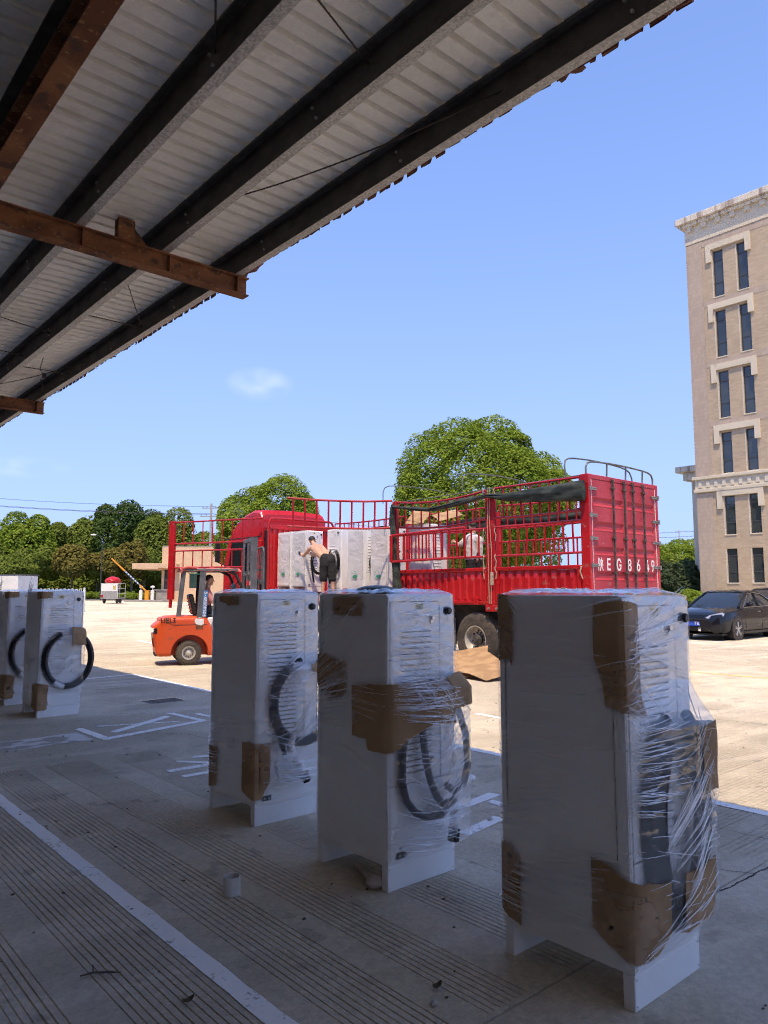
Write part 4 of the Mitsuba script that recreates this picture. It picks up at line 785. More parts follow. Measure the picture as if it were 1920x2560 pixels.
put(cabk + '__door', M().prism([(20.45, 1.25), (21.72, 1.25), (21.75, 2.3), (20.45, 2.3)], frame([TX0 + .05, 0, 0], [0, 1, 0], [0, 0, 1]), -.004, .012), 'm_redcab')
put(cabk + '__mirror', M().box([11.68, 21.78, 2.55], [11.84, 21.86, 3.20], .03).tube([[11.76, 21.82, 3.2], [11.80, 21.80, 3.36], [12.08, 21.72, 3.30]], .02, 8).tube([[11.76, 21.82, 2.56], [12.08, 21.76, 2.42]], .02, 8), 'm_blackplastic')
put(cabk + '__air_intake', M().box([12.12, 19.40, 1.2], [12.42, 19.58, 3.5], .03), 'm_blackplastic')
put(cabk + '__visor', M().box([TX0 + .15, yf - .28, 3.16], [TX1 - .15, yf + .06, 3.22], .02), 'm_blackplastic')
# ropes round the middle post and down the drop side
m = M()
for o in (-.02, .03): m.tube([[TX0 - .02, 10.36 + o, 3.83], [TX0 - .03, 10.38 + o, 3.2], [TX0 - .035, 10.34 + o * 2, 2.4], [TX0 - .03, 10.36 + o, 1.36]], .008, 6)
for z in (3.75, 2.9, 2.35, 2.1):
    for s in (-1, 1): m.tube([[TX0 - .03, 10.36 + .16 * s, z + .05], [TX0 - .05, 10.36 + .15 * s, z], [TX0 - .03, 10.36 + .18 * s, z - .1], [TX0 - .03, 10.36 + .16 * s, z - .22]], .011, 6)
m.tube([[TX0 - .03, 8.10, 2.1], [TX0 - .05, 8.12, 2.0], [TX0 - .03, 8.08, 1.86]], .014, 6); m.box([TX0 - .05, 10.26, 1.75], [TX0 - .03, 10.34, 2.02], .01)
put(lorry + '__rope', m, 'm_rope')
# tarpaulin rolled up along the top of the side
def tarp_roll(y0, y1, top, bot, seed, n=60, k=22):
    t = np.linspace(0, 1, n); a = np.linspace(0, 2 * math.pi, k, endpoint=False); P = []
    for u in t:
        y = y0 + (y1 - y0) * u; zt_, zb = np.interp(u, top[0], top[1]), np.interp(u, bot[0], bot[1]); h = (zt_ - zb) / 2; c = (zt_ + zb) / 2
        rr = 1 + .14 * np.sin(5 * a + 6 * u + seed) + .13 * (1 - 2 * np.abs(np.sin(4 * a - 3 * u + seed))) + .08 * np.sin(11 * a + 9 * u) + .55 * (meshkit.fbm(np.stack([np.cos(a) * 2.2, np.sin(a) * 4.6 + u * .6, np.full(k, u * 3 + seed)], -1), 4, seed) - .5)
        P.append(np.stack([11.93 - .07 * np.cos(a) * rr - .02, np.full(k, y), c + h * np.sin(a) * (.92 + .2 * (rr - 1))], -1))
    m = M().grid(np.array(P), closed=True)
    for q, s in ((P[0], 1), (P[-1], -1)): m.raw(np.vstack([q, q.mean(0)]), [[j, (j + 1) % k, k][::-s] for j in range(k)])
    return m
tk = put('tarpaulin', tarp_roll(7.96, 10.36, ((0, .1, .4, .8, 1), (3.73, 3.73, 3.70, 3.655, 3.68)), ((0, .06, .4, .8, 1), (3.30, 3.31, 3.36, 3.48, 3.60)), 4), 'm_tarp', True, 'dark green tarpaulin bundled along the top of the near truck side, end hanging down', 'tarpaulin')
put(tk + '__middle_length', tarp_roll(10.38, 13.36, ((0, .25, .47, .6, 1), (3.68, 3.64, 3.56, 3.54, 3.70)), ((0, .25, .5, .6, 1), (3.60, 3.50, 3.44, 3.44, 3.62)), 9), 'm_tarp', True)
c = np.array([[11.92, 13.38, 3.72], [11.90, 13.40, 3.4], [11.88, 13.30, 2.9], [11.87, 13.22, 2.4], [11.86, 13.18, 1.9], [11.85, 13.12, 1.55]]); tt = np.linspace(0, 1, 50); cc = np.stack([np.interp(tt, np.linspace(0, 1, 6), c[:, i]) for i in range(3)], -1)
a = np.linspace(0, 2 * math.pi, 26, endpoint=False); P = []
for u, q in zip(tt, cc):
    rr = .055 + .085 * u * (1 - .15 * u); f = 1 + .28 * np.sin(7 * a + 2 * math.sin(u * 5)) + .2 * np.sin(3 * a + u * 4); P.append(np.stack([q[0] + .4 * rr * f * np.cos(a), q[1] + rr * f * np.sin(a), np.full(26, q[2])], -1))
put(tk + '__hanging_end', M().grid(np.array(P), closed=True), 'm_tarp', True)
P = []
for u in np.linspace(0, 1, 50):
    f = 1 + .3 * np.sin(4 * a + 9 * u); P.append(np.stack([14.60 + .05 * f * np.cos(a), np.full(26, 8.2 + 10.6 * u), 3.36 + .10 * math.sin(u * 17) * .5 + .13 * f * np.sin(a)], -1))
put(nm('tarpaulin'), M().grid(np.array(P), closed=True), 'm_tarp', True); tag('tarpaulin_001', 'dark tarpaulin tied along the far side of the truck, seen through the stakes', 'tarpaulin')
# ================================================================ office block on the right
RV, DV = np.array([.755, -.656, 0]), np.array([.656, .755, 0])   # across the picture, into the picture
def tile(a, b, w, h):
    def fn(p, n, uv):
        row = dr.floor(p.z / h); u = (p.y + p.x) / w + .5 * (row - 2 * dr.floor(row / 2)); k = cell_rand(u, row, 3)
        ju = u - dr.floor(u); jv = p.z / h - row
        c = mix(a, b, k * .6 + .4 * fbm(p.y * .5, p.z * .5, p.x * .5, 3))
        j = dr.select((ju < .05) | (jv < .14), mi.Float(1), mi.Float(0))
        return mix(c, (.36, .31, .27), j * .6) * (.92 + .14 * fbm(p.y * 2, p.z * .5, p.x, 3))
    return proc(fn)
mat('m_tile', tile((.39, .305, .205), (.52, .415, .295), .30, .10), .7, spec=.35)
mat('m_tilepink', tile((.39, .31, .245), (.48, .39, .315), .14, .24), .7, spec=.35)
def stonewash(p, n, uv):
    c = mix((.56, .50, .39), (.65, .59, .48), fbm(p.y * .6, p.z * .9, p.x, 3)); run = fbm(p.y * 1.6, p.z * .4, p.x * 1.6, 3)
    c = mix(c, (.33, .27, .23), smoothstep(.58, .72, run) * smoothstep(.35, .7, fbm(p.y * 1.3, p.z * 2.2, 4, 3)) * .8); return c
mat('m_stonewash', proc(stonewash), .85, spec=.2)
def coping(p, n, uv):
    run = fbm(p.y * 5, p.z * .35, p.x * 5, 4); return mix((.62, .57, .48), (.33, .27, .23), smoothstep(.52, .72, run))
mat('m_coping', proc(coping), .9, spec=.2)
mat('m_winframe', (.05, .055, .06), .5); mat('m_reveal', (.60, .55, .46), .8)
mat('m_winglass', grain((.020, .028, .036), (.05, .058, .062), .35, 3), .04, spec=.9)
mat('m_blind', (.40, .41, .40), .7)
ob = thing('office_block', 'buff brick-tiled office block with paired tall windows at the right picture edge', 'building')
BX, BY0, BY1 = 43.04, 2.0, 20.89
rows = [(19.1, 21.97), (15.4, 18.24), (11.72, 14.52), (8.43, 10.85), (4.84, 7.08), (2.06, 4.02)]
cols = [18.69, 17.27, 13.3, 11.9, 7.9, 6.5]
poly = Polygon([(BY0, 0), (BY1, 0), (BY1, 23.0), (BY0, 23.0)], [[(c, a), (c + .62, a), (c + .62, b), (c, b)] for c in cols for a, b in rows])
t = frame([BX, 0, 0], [0, 1, 0], [0, 0, 1])
put(ob + '__wall', M().prism(poly, t, 0, .3).box([BX + .3, BY1 - .3, 0], [BX + 16, BY1, 23.0]).box([BX + .3, BY0, 0], [BX + 16, BY0 + .3, 23]).box([BX + .8, BY0 + .3, 22.6], [BX + 16, BY1 - .3, 22.8]), 'm_tile')
put(ob + '__corner_strip', M().box([BX - .03, 19.95, 0], [BX - .002, BY1 + .03, 7.35]).box([BX - .03, 19.95, 8.4], [BX - .002, BY1 + .03, 22.80]).box([BX - .002, BY1 + .002, 0], [BX + 1.2, BY1 + .03, 22.8]), 'm_tilepink')
for z0, z1 in ((22.45, 22.84), (18.62, 18.98), (14.9, 15.28), (11.25, 11.6)): put(ob + '__floor_band', M().box([BX - .018, BY0, z0], [BX - .002, 19.94, z1]), 'm_tilepink')
for c in cols:
    for i, (a, b) in enumerate(rows):
        x = BX + .17; h = b - a; wf = put(ob + '__window', M().box([x - .03, c + .005, a + .005], [x + .03, c + .045, b - .005]).box([x - .03, c + .575, a + .005], [x + .03, c + .615, b - .005]).box([x - .03, c + .045, b - .05], [x + .03, c + .575, b - .005]).box([x - .03, c + .045, a + .005], [x + .03, c + .575, a + .05]).box([x - .035, c + .045, a + h * .30], [x + .03, c + .575, a + h * .30 + .06]).box([x - .03, c + .045, a + h * .78], [x + .03, c + .575, a + h * .78 + .035]), 'm_winframe')
        for f0, f1 in ((.0, .30), (.31, .78), (.79, 1)): put(wf + '__pane', M().box([x - .006, c + .046, a + h * f0 + .03], [x + .006, c + .574, a + h * f1 - .01]), 'm_winglass')
        put(wf + '__sill', M().box([BX - .05, c - .03, a - .06], [BX + .13, c + .65, a - .002], .01), 'm_reveal')
        put(wf + '__reveal', M().box([BX - .012, c + .62, a], [BX + .13, c + .665, b]), 'm_reveal')
for g0, g1 in ((17.06, 19.67), (11.65, 14.25), (6.3, 8.85)):
    for i in range(5):
        b = rows[i][1] + (.10 if i < 4 else .02); pr = Polygon([(g0, b), (g1, b), (g1, b - .72), (g1 - .32, b - .72), (g1 - .32, b), (g0 + .32, b), (g0 + .32, b - .72), (g0, b - .72)])
        put(ob + '__lintel', M().prism([(g0, b - .74), (g0 + .30, b - .74), (g0 + .30, b), (g1 - .30, b), (g1 - .30, b - .74), (g1, b - .74), (g1, b + .36), (g0, b + .36)], frame([BX - .13, 0, 0], [0, 1, 0], [0, 0, 1]), 0, .128), 'm_stonewash')
put(ob + '__frieze', M().box([BX - .06, BY0, 22.86], [BX + .4, BY1 + .06, 24.0], .02).box([BX + .4, BY1 - .4, 22.86], [BX + 16, BY1 + .06, 24.0], .02), 'm_stonewash')
put(ob + '__cornice', M().box([BX - .28, BY0, 23.96], [BX + .4, BY1 + .28, 24.16], .03).box([BX - .46, BY0, 24.161], [BX + .5, BY1 + .46, 24.56], .03).box([BX + .5, BY1 - .5, 24.161], [BX + 16, BY1 + .46, 24.56], .03), 'm_coping')
for k in range(20):
    y = BY1 - .35 - .86 * k
    if y > BY0: put(ob + '__bracket', M().box([BX - .22, y - .15, 23.62], [BX - .062, y + .15, 23.95], .02), 'm_stonewash')
put(ob + '__string_course', M().box([BX - .22, BY0, 8.18], [BX - .001, BY1 + .2, 8.36], .02).box([BX - .08, BY0, 7.62], [BX - .001, BY1 + .08, 8.179]).box([BX - .16, BY0, 7.42], [BX - .001, BY1 + .14, 7.619], .02), 'm_stonewash')
for k in range(32): put(ob + '__dentil', M().box([BX - .14, BY1 - .25 - .475 * k - .10, 7.70], [BX - .081, BY1 - .25 - .475 * k + .10, 8.08], .01), 'm_reveal')
put(ob + '__wing_cornice', M().box([47.6, 21.0, 9.55], [58, 24.6, 9.95], .03).box([47.9, 21.0, 9.0], [58, 24.2, 9.549], .03).box([48.3, 21.0, 0], [58, 23.8, 8.99]), 'm_coping')
# ================================================================ trees
def leafmat(k, a, b, f=.8):
    def fn(p, n, uv): return mix(a, b, smoothstep(.25, .75, fbm(p.x * f, p.y * f, p.z * f, 3) * .6 + .4 * cell_rand(p.x * 7, p.y * 7, p.z * 7)))
    scene[k] = {'type': 'principledthin', 'base_color': proc(fn), 'roughness': .42, 'diff_trans': .6, 'eta': 1.45, 'spec_trans': 0.0}
leafmat('m_leaf_bright', (.16, .245, .032), (.31, .40, .062)); leafmat('m_leaf_mid', (.14, .20, .04), (.26, .31, .065)); leafmat('m_leaf_dark', (.06, .11, .035), (.12, .18, .05)); leafmat('m_leaf_olive', (.17, .17, .045), (.28, .23, .065)); leafmat('m_leaf_gloss', (.05, .085, .04), (.12, .16, .09))
mat('m_bark', grain((.10, .08, .06), (.20, .165, .13), 6, 40), .9)
def leaves(P, N, size, r):
    """one folded leaf per point: two triangles"""
    n = len(P); a = r.normal(size=(n, 3)); nn = N + [0, 0, .55] + r.normal(size=(n, 3)) * .60; nn /= np.linalg.norm(nn, axis=1, keepdims=True)
    u = np.cross(nn, a); u /= np.linalg.norm(u, axis=1, keepdims=True); v = np.cross(nn, u); s = size * r.uniform(.45, 1.35, n)[:, None]
    V = np.stack([P - u * s, P - v * s * .52 + nn * s * .12, P + u * s, P + v * s * .52 + nn * s * .12], 1).reshape(-1, 3); i = np.arange(n)[:, None] * 4
    return V, np.vstack([i + [0, 1, 2], i + [0, 2, 3]])
def crown_points(c, rad, lobes, n, seed, low=-.6, lobe=(.36, .56)):
    r = np.random.default_rng(seed); c, rad = np.array(c, float), np.array(rad, float); L = []
    for i in range(lobes - 1):               # lobes spread evenly over the crown, each its own size
        zq = 1 - (i + .5) / (lobes - 1) * (1 - low); a_ = i * 2.39996 + r.uniform(-.3, .3); w_ = math.sqrt(max(0, 1 - zq * zq)); L.append((np.array([w_ * math.cos(a_), w_ * math.sin(a_), zq]) * r.uniform(.40, .80), r.uniform(*lobe) * r.uniform(.55, 1.0)))
    L.append((np.array([0, 0, .08]), .76))
    lc, lr = np.array([q for q, _ in L]), np.array([s for _, s in L]); k = r.integers(0, lobes, n); d = r.normal(size=(n, 3)); d /= np.linalg.norm(d, axis=1, keepdims=True)
    # twigs: leaves gather in little sprays on each lobe
    tw = np.round(d * 5 + r.normal(size=(n, 3)) * .45) / 5; tw /= np.linalg.norm(tw, axis=1, keepdims=True) + 1e-9; d = nrm_rows(d * .6 + tw * .4)
    rr = lr[k] * (1 - np.abs(r.normal(0, .12, n)) + .30 * (meshkit.fbm(d * 3.1 + lc[k] * 5, 3, seed) - .4)); p = lc[k] + d * rr[:, None]
    inside = np.min(np.linalg.norm(p[:, None] - lc[None], axis=2) / lr[None] + (np.arange(lobes)[None] == k[:, None]) * 9, axis=1) < .72
    keep = ~inside & (p[:, 2] > low - .25) & (meshkit.noise(p * 5.5, seed + 3) > .17)
    return c + p[keep] * rad, nrm_rows(d[keep] + [0, 0, .35])
def nrm_rows(a): return a / (np.linalg.norm(a, axis=1, keepdims=True) + 1e-9)
def tree(name, label, base, top, rad, seed, leaf, n, size, bottom=None, lobes=16, cat='tree', group=None, trunk=.14, twigs=True):
    k = thing(name, label, cat, group); r = np.random.default_rng(seed); b = np.array(base, float)
    bottom = b[2] + 1.6 if bottom is None else bottom; cz, rz = (top + bottom) / 2, (top - bottom) / 2
    P, N = crown_points([b[0], b[1], cz], [rad, rad, rz * 1.08], lobes, n, seed)
    put(k + '__crown', leaves(P, N, size, r), leaf)
    m = M(); h = cz - b[2]; m.tube([b, b + [.05, .04, h * .35], b + [.0, .1, h * .75], b + [.08, .0, h]], [trunk * 1.25, trunk, trunk * .8, trunk * .5], 9)
    for i in range(9):
        a = r.uniform(0, 6.28); s = b + [0, 0, h * r.uniform(.35, .95)]; e = np.array([b[0] + math.cos(a) * rad * .6, b[1] + math.sin(a) * rad * .6, cz + rz * r.uniform(-.3, .6)]); m.tube([s, (s + e) / 2 + [0, 0, -.15], e], [trunk * .5, trunk * .3, .02], 6)
    put(k + '__trunk', m, 'm_bark', True); return k
tree('tree', 'large round bright green tree right behind the truck', (25.6, 22.7, 0), 9.0, 4.2, 53, 'm_leaf_bright', 330000, .080, .9, 40, trunk=.2)
tree('tree', 'bright green rounded tree above the red truck cab', (26.0, 40.9, .27), 8.6, 3.7, 41, 'm_leaf_bright', 170000, .092, 1.5, 30)
far = [(-60, 80, 7.6, 3.6, 'm_leaf_mid', 'leftmost mid-green tree of the row beyond the yard'), (20, 86, 8.6, 4.0, 'm_leaf_mid', 'dense mid-green tree at the left picture edge behind the white panels'), (75, 84, 9.6, 3.6, 'm_leaf_bright', 'yellow-green tree with an uneven crown, left in the far row'), (125, 92, 9.3, 3.6, 'm_leaf_mid', 'low-topped tree between the yellow-green tree and the tallest tree of the far row'),
       (168, 95, 9.6, 3.6, 'm_leaf_olive', 'olive-topped tree just left of the tallest tree of the far row'), (238, 88, 10.6, 3.8, 'm_leaf_mid', 'left half of the tallest clump in the far row'), (298, 88, 11.7, 4.3, 'm_leaf_dark', 'tallest dark green tree of the far row'), (375, 92, 11.6, 4.0, 'm_leaf_dark', 'dark green tree between the tallest tree and the gatehouse roof'), (425, 86, 10.2, 4.2, 'm_leaf_mid', 'green tree rising behind the gatehouse'), (500, 92, 8.2, 4.0, 'm_leaf_mid', 'lower green tree behind the utility pole'),
       (585, 95, 8.4, 4.0, 'm_leaf_mid', 'green tree behind the truck cab'), (660, 100, 8.6, 4.0, 'm_leaf_mid', 'green tree hidden behind the swung truck gate')]
def at_px(px, d): return EYE + (RV * (px - 960) / 1850 + DV) * d
for i, (px, d, top, rad, lm, lb) in enumerate(far):
    q = at_px(px, d); tree('tree', lb, (q[0], q[1], float(zt(q[1])) + .1), top + .3, rad, 60 + i, lm, 26000, .20, float(zt(q[1])) + 1.2, 15, group=None)
small = [(30, 76, 4.9, 2.4, 'm_leaf_mid', 'small bushy tree behind the white panels'), (95, 77, 5.4, 2.3, 'm_leaf_mid', 'small green tree at the left of the verge'), (183, 76, 6.0, 2.5, 'm_leaf_olive', 'small tree with reddish-olive top behind the white gate'), (245, 78, 5.2, 2.2, 'm_leaf_mid', 'small tree behind the cargo tricycle'), (290, 77, 5.6, 2.3, 'm_leaf_olive', 'small olive tree above the raised barrier arm'), (332, 76, 6.2, 2.0, 'm_leaf_olive', 'slim olive tree with a pale trunk beside the gatehouse'), (362, 78, 5.4, 2.1, 'm_leaf_mid', 'small green tree against the gatehouse canopy')]
for i, (px, d, top, rad, lm, lb) in enumerate(small):
    q = at_px(px, d); z = float(zt(q[1])) + .1; tree('tree', lb, (q[0], q[1], z), top + .5, rad, 90 + i, lm, 11000, .19, z + 1.5, 10, trunk=.10)
# dark undergrowth, clipped hedge, far bushes
def shrubs(key, px0, px1, d, n, h, rad, seed, lm, size, leaves_n, label, z_extra=.1):
    r = np.random.default_rng(seed); PP, NN = [], []
    for px in np.linspace(px0, px1, n):
        q = at_px(px + r.normal(0, 4), d + r.normal(0, 1.2)); z = float(zt(q[1])) + z_extra; hh = h * r.uniform(.7, 1.2)
        P, N = crown_points([q[0], q[1], z + hh * .45], [rad, rad, hh * .62], 7, leaves_n, seed + int(px) + 500, low=-.8); PP.append(P); NN.append(N)
    put(key, leaves(np.vstack(PP), np.vstack(NN), size, r), lm, label=label, cat=None, kind='stuff')
shrubs('undergrowth', -70, 720, 82, 46, 3.4, 1.9, 7, 'm_leaf_mid', .17, 2200, 'green undergrowth filling the space below the far trees')
shrubs('undergrowth', -70, 720, 96, 34, 5.5, 2.6, 8, 'm_leaf_mid', .24, 1800, 'green thicket closing the view behind the far trees')
shrubs('hedge', 150, 420, 74.5, 60, .62, .45, 9, 'm_leaf_bright', .06, 700, 'low clipped yellow-green hedge along the road')
for i, (px, d, top, rad, lm, lb, bot) in enumerate([(1668, 66, 6.1, 3.2, 'm_leaf_bright', 'bright green tree right of the truck doors', 2.4), (1735, 70, 6.6, 3.0, 'm_leaf_bright', 'bright green tree against the office block corner', 2.4), (1600, 70, 6.0, 3.0, 'm_leaf_bright', 'green tree hidden behind the truck doors', 2), (1672, 48, 3.7, 1.9, 'm_leaf_gloss', 'dark glossy shrub beside the truck doors', .3), (1712, 50, 3.4, 1.6, 'm_leaf_gloss', 'dark glossy shrub left of the office block', .3), (1745, 44, 1.6, 1.3, 'm_leaf_bright', 'low bright shrub at the foot of the office block', .1)]):
    q = at_px(px, d); z = float(zt(q[1])); tree('shrub' if top < 5 else 'tree', lb, (q[0], q[1], z), top, rad, 120 + i, lm, 14000, .11, z + bot, 11, cat='shrub' if top < 5 else 'tree', trunk=.09)
shrubs('undergrowth', 840, 1600, 46, 26, 3.2, 1.9, 17, 'm_leaf_mid', .12, 2600, 'green shrubs behind the truck, seen through its stakes')
shrubs('undergrowth', 1590, 1790, 74, 12, 5.0, 2.4, 18, 'm_leaf_mid', .17, 2200, 'green thicket closing the gap left of the office block')
mat('m_whitewall', grain((.66, .67, .68), (.76, .77, .78), 1, 20), .7)
w_ = thing('panel_wall', 'white corrugated panel wall beside the office block', 'wall'); q = at_px(1690, 58)
m = M()
for k in range(44): m.box([0 + k * .25, 0, 0], [.23 + k * .25, .06 + .03 * (k % 2), 3.0], .01, frame([q[0], q[1], 0], RV, None, [0, 0, 1]))
put(w_ + '__panel', m, 'm_whitewall')
# ================================================================ gatehouse, barrier, small things by the gate
def peach(p, n, uv): return mix((.62, .43, .27), (.70, .50, .33), fbm(p.x * .8, p.y * .8, p.z * .8, 3)) * (.95 + .06 * noise(p.x * 9, p.y * 9, p.z * 30))
mat('m_peach', proc(peach), .8); mat('m_granite', grain((.24, .22, .20), (.36, .33, .30), 3, 40), .7)
mat('m_greenglass', (.03, .07, .06), .05, spec=.9)
gh = thing('gatehouse', 'peach flat-roofed gatehouse with a projecting canopy', 'building'); tg = frame([29.24, 64.69, .62], RV, None, [0, 0, 1])
put(gh + '__wall', M().prism(Polygon([(0, 0), (11, 0), (11, 5.05), (0, 5.05)], [[(.24, .45), (1.0, .45), (1.0, 2.9), (.24, 2.9)], [(2.55, 1.2), (3.6, 1.2), (3.6, 2.55), (2.55, 2.55)]]), tg @ frame([0, 0.3, 0], [1, 0, 0], [0, 0, 1]), 0, .3).box([0, .3, 0], [.25, 6, 5.05], 0, tg).box([.25, .301, 4.6], [11, 6, 4.8], 0, tg), 'm_peach')
put(gh + '__canopy', M().box([-2.4, -1.0, 2.92], [-.002, 5.5, 3.44], .02, tg).box([.0, -1.0, 3.0], [1.6, -.002, 3.44], .02, tg), 'm_peach')
put(gh + '__parapet_line', M().box([.0, -.03, 4.98], [11, -.002, 5.06], .01, tg), 'm_granite')
for a, b, c, d in ((.24, .45, 1.0, 2.9), (2.55, 1.2, 3.6, 2.55)):
    wk = put(gh + '__window', M().box([a, .08, b], [a + .06, .14, d], 0, tg).box([c - .06, .08, b], [c, .14, d], 0, tg).box([a + .06, .08, d - .06], [c - .06, .14, d], 0, tg).box([a + .06, .08, b], [c - .06, .14, b + .06], 0, tg).box([(a + c) / 2 - .03, .08, b + .06], [(a + c) / 2 + .03, .14, d - .06], 0, tg), 'm_winframe')
    for u, v in ((a + .06, (a + c) / 2 - .03), ((a + c) / 2 + .03, c - .06)): put(wk + '__pane', M().box([u, .10, b + .06], [v, .115, d - .06], 0, tg), 'm_greenglass')
put(gh + '__back_room', M().box([.3, 2.0, 0], [4, 2.1, 2.95], 0, tg), 'm_winframe')
cn = thing('stone_counter', 'grey stone ledge in front of the gatehouse', 'counter'); put(cn + '__top', M().box([-.4, -1.3, .98], [1.0, -.6, 1.08], .01, tg), 'm_granite'); put(cn + '__base', M().box([-.1, -1.2, 0], [.9, -.7, .975], .01, tg), 'm_granite')
cn = thing('stone_step', 'low grey kerb island under the barrier', 'kerb'); put(cn + '__slab', M().box([-2.6, -2.2, -.1], [1.5, -1.5, .15], .02, tg), 'm_granite')
mat('m_orange', (.72, .30, .025), .5); mat('m_barblue', (.10, .15, .30), .5); mat('m_white', (.76, .76, .75), .5)
bg = thing('barrier_gate', 'raised yellow and blue barrier arm on an orange post', 'barrier'); tb = frame([27.45, 63.6, .62], RV, None, [0, 0, 1])
put(bg + '__housing', M().box([-.17, -.15, 0], [.17, .15, .98], .03, tb).box([-.2, -.18, .98], [.2, .18, 1.03], .02, tb), 'm_orange')
a, b = np.array([27.42, 63.48, 1.45]), np.array([24.94, 65.62, 4.44]); L = [0, .22, .62, 1]
for u, v, mm in zip(L, L[1:], ('m_orange', 'm_barblue', 'm_orange')): put(bg + '__arm', M().bar(a + (b - a) * u, a + (b - a) * v, .07, .13, b=.01), mm)
m = M()
for u in np.linspace(.26, .58, 6): m.bar(a + (b - a) * u - [0, .05, 0], a + (b - a) * (u + .03) - [0, .05, 0], .01, .10)
put(bg + '__white_band', m, 'm_white')
for o, rr in (((-.55, 0), .14), ((.45, .1), .16)):
    m = M().box([o[0] - .14, -.1 + o[1], 0], [o[0] + .14, .1 + o[1], 1.0], .03, tb).cyl((tb @ [o[0], o[1], 1.0, 1])[:3], (tb @ [o[0], o[1], 1.25, 1])[:3], .03, 8); kk = thing('card_reader', 'white pedestal left of the orange barrier post' if o[0] < 0 else 'white pedestal right of the orange barrier post', 'pedestal'); put(kk + '__pillar', m, 'm_white')
    put(kk + '__head', M().add(trimesh.creation.icosphere(2, rr), tb @ trimesh.transformations.compose_matrix([1.3, .5, .7], None, None, [o[0], o[1], 1.3])), 'm_white', True)
# cargo tricycle seen from behind
tr = thing('cargo_tricycle', 'white caged cargo tricycle seen from behind', 'tricycle'); tt_ = frame([22.7, 59.9, float(zt(59.9)) + .012], RV, None, [0, 0, 1])
m = M()
for z in (.42, .8, 1.2, 1.6):
    for y in (0, 1.7): m.box([-.68, y - .02, z], [.68, y + .02, z + .035], 0, tt_)
    for x in (-.68, .66): m.box([x, .02, z], [x + .03, 1.68, z + .035], 0, tt_)
for x in np.linspace(-.68, .66, 4):
    for y in (0, 1.7): m.box([x, y - .021, .40], [x + .03, y + .021, 1.64], 0, tt_)
put(tr + '__cage', m, 'm_white'); put(tr + '__tail_panel', M().box([-.64, -.035, 1.0], [.64, -.022, 1.58], .004, tt_), 'm_white'); put(tr + '__tail_gate', M().box([-.64, -.032, .46], [.64, -.022, .98], .004, tt_), 'm_galv')
put(tr + '__sign', M().box([.28, -.045, 1.12], [.52, -.036, 1.45], 0, tt_), 'm_yellowline'); put(tr + '__lamp', M().box([-.66, -.06, .5], [-.5, -.035, .7], .01, tt_), 'm_redcab')
for x in (-.55, .5):
    c = (tt_ @ [x, .4, .27, 1])[:3]; put(tr + '__wheel', M().add(M().lathe([(.1, -.05), (.24, -.055), (.27, 0), (.24, .055), (.1, .05), (.1, -.05)], n=24), frame(c, DV, [0, 0, 1.0])), 'm_tyre')
put(tr + '__bed', M().box([-.62, 0, .36], [.62, 1.7, .42], 0, tt_).box([-.1, 1.7, .3], [.1, 2.6, .4], .02, tt_), 'm_chassis')
c = (tt_ @ [0, 2.5, .27, 1])[:3]; put(tr + '__wheel', M().add(M().lathe([(.1, -.05), (.24, -.055), (.27, 0), (.24, .055), (.1, .05), (.1, -.05)], n=24), frame(c, DV, [0, 0, 1.0])), 'm_tyre')
sp = trimesh.creation.icosphere(4, 1.0); v = sp.vertices.copy(); v *= (1 + .22 * (meshkit.fbm(v * 2.2, 4, 5) - .5))[:, None]; v[:, 2] = np.maximum(v[:, 2], -.5)
put('red_bundle', M().raw(v, sp.faces).xf(tt_ @ trimesh.transformations.compose_matrix([.60, .7, .38], None, None, [.0, .7, 1.80])), 'm_redcab', True, 'red cloth bundle heaped on the cargo tricycle', 'bundle')
# white cabin panels and the folding gate at the left edge
q = frame([11.95, 45.27, .33], RV, None, [0, 0, 1]); hc = thing('site_cabin', 'white panelled cabin with a dark roof edge at the left picture edge', 'cabin')
for k in range(8): put(hc + '__panel', M().box([-.94 * (k + 1) + .01, 0, 0], [-.94 * k - .01, .05, 2.14], .008, q), 'm_whitewall')
put(hc + '__roof_edge', M().box([-7.6, -.03, 2.15], [.03, 2.5, 2.22], .01, q), 'm_winframe'); put(hc + '__end_wall', M().box([-.05, .06, 0], [0, 2.4, 2.14], .01, q), 'm_whitewall'); put(hc + '__rail', M().box([-7.5, -.02, .98], [.0, -.002, 1.01], 0, q), 'm_galv')
mat('m_green', (.05, .26, .17), .5); put(hc + '__green_notice', M().box([-.22, -.03, .95], [-.06, -.012, 1.12], 0, q), 'm_green')
fg = thing('folding_gate', 'white folding yard gate with a row of rounded hoops', 'gate'); a, b = np.array([12.6, 48.7, .36]), np.array([15.85, 45.86, .33]); d = nrm(b - a)
for k, u in enumerate(np.linspace(0, 1, 19)):
    c = a + (b - a) * u; w = .062; h = 1.36 + .02 * (k % 2); put(fg + '__hoop', M().tube([c - d * w, c - d * w + [0, 0, h - .06], c - d * w * .6 + [0, 0, h], c + d * w * .6 + [0, 0, h], c + d * w + [0, 0, h - .06], c + d * w], .022, 8), 'm_white', 40)
put(fg + '__cross_rail', M().bar(a + [0, 0, .3], b + [0, 0, .3], .04, .05).bar(a + [0, 0, 1.16], b + [0, 0, 1.16], .03, .04), 'm_white'); put(fg + '__end_post', M().box([b[0] - .03, b[1] - .1, .33], [b[0] + .03, b[1] + .1, 1.78], .02), 'm_white')
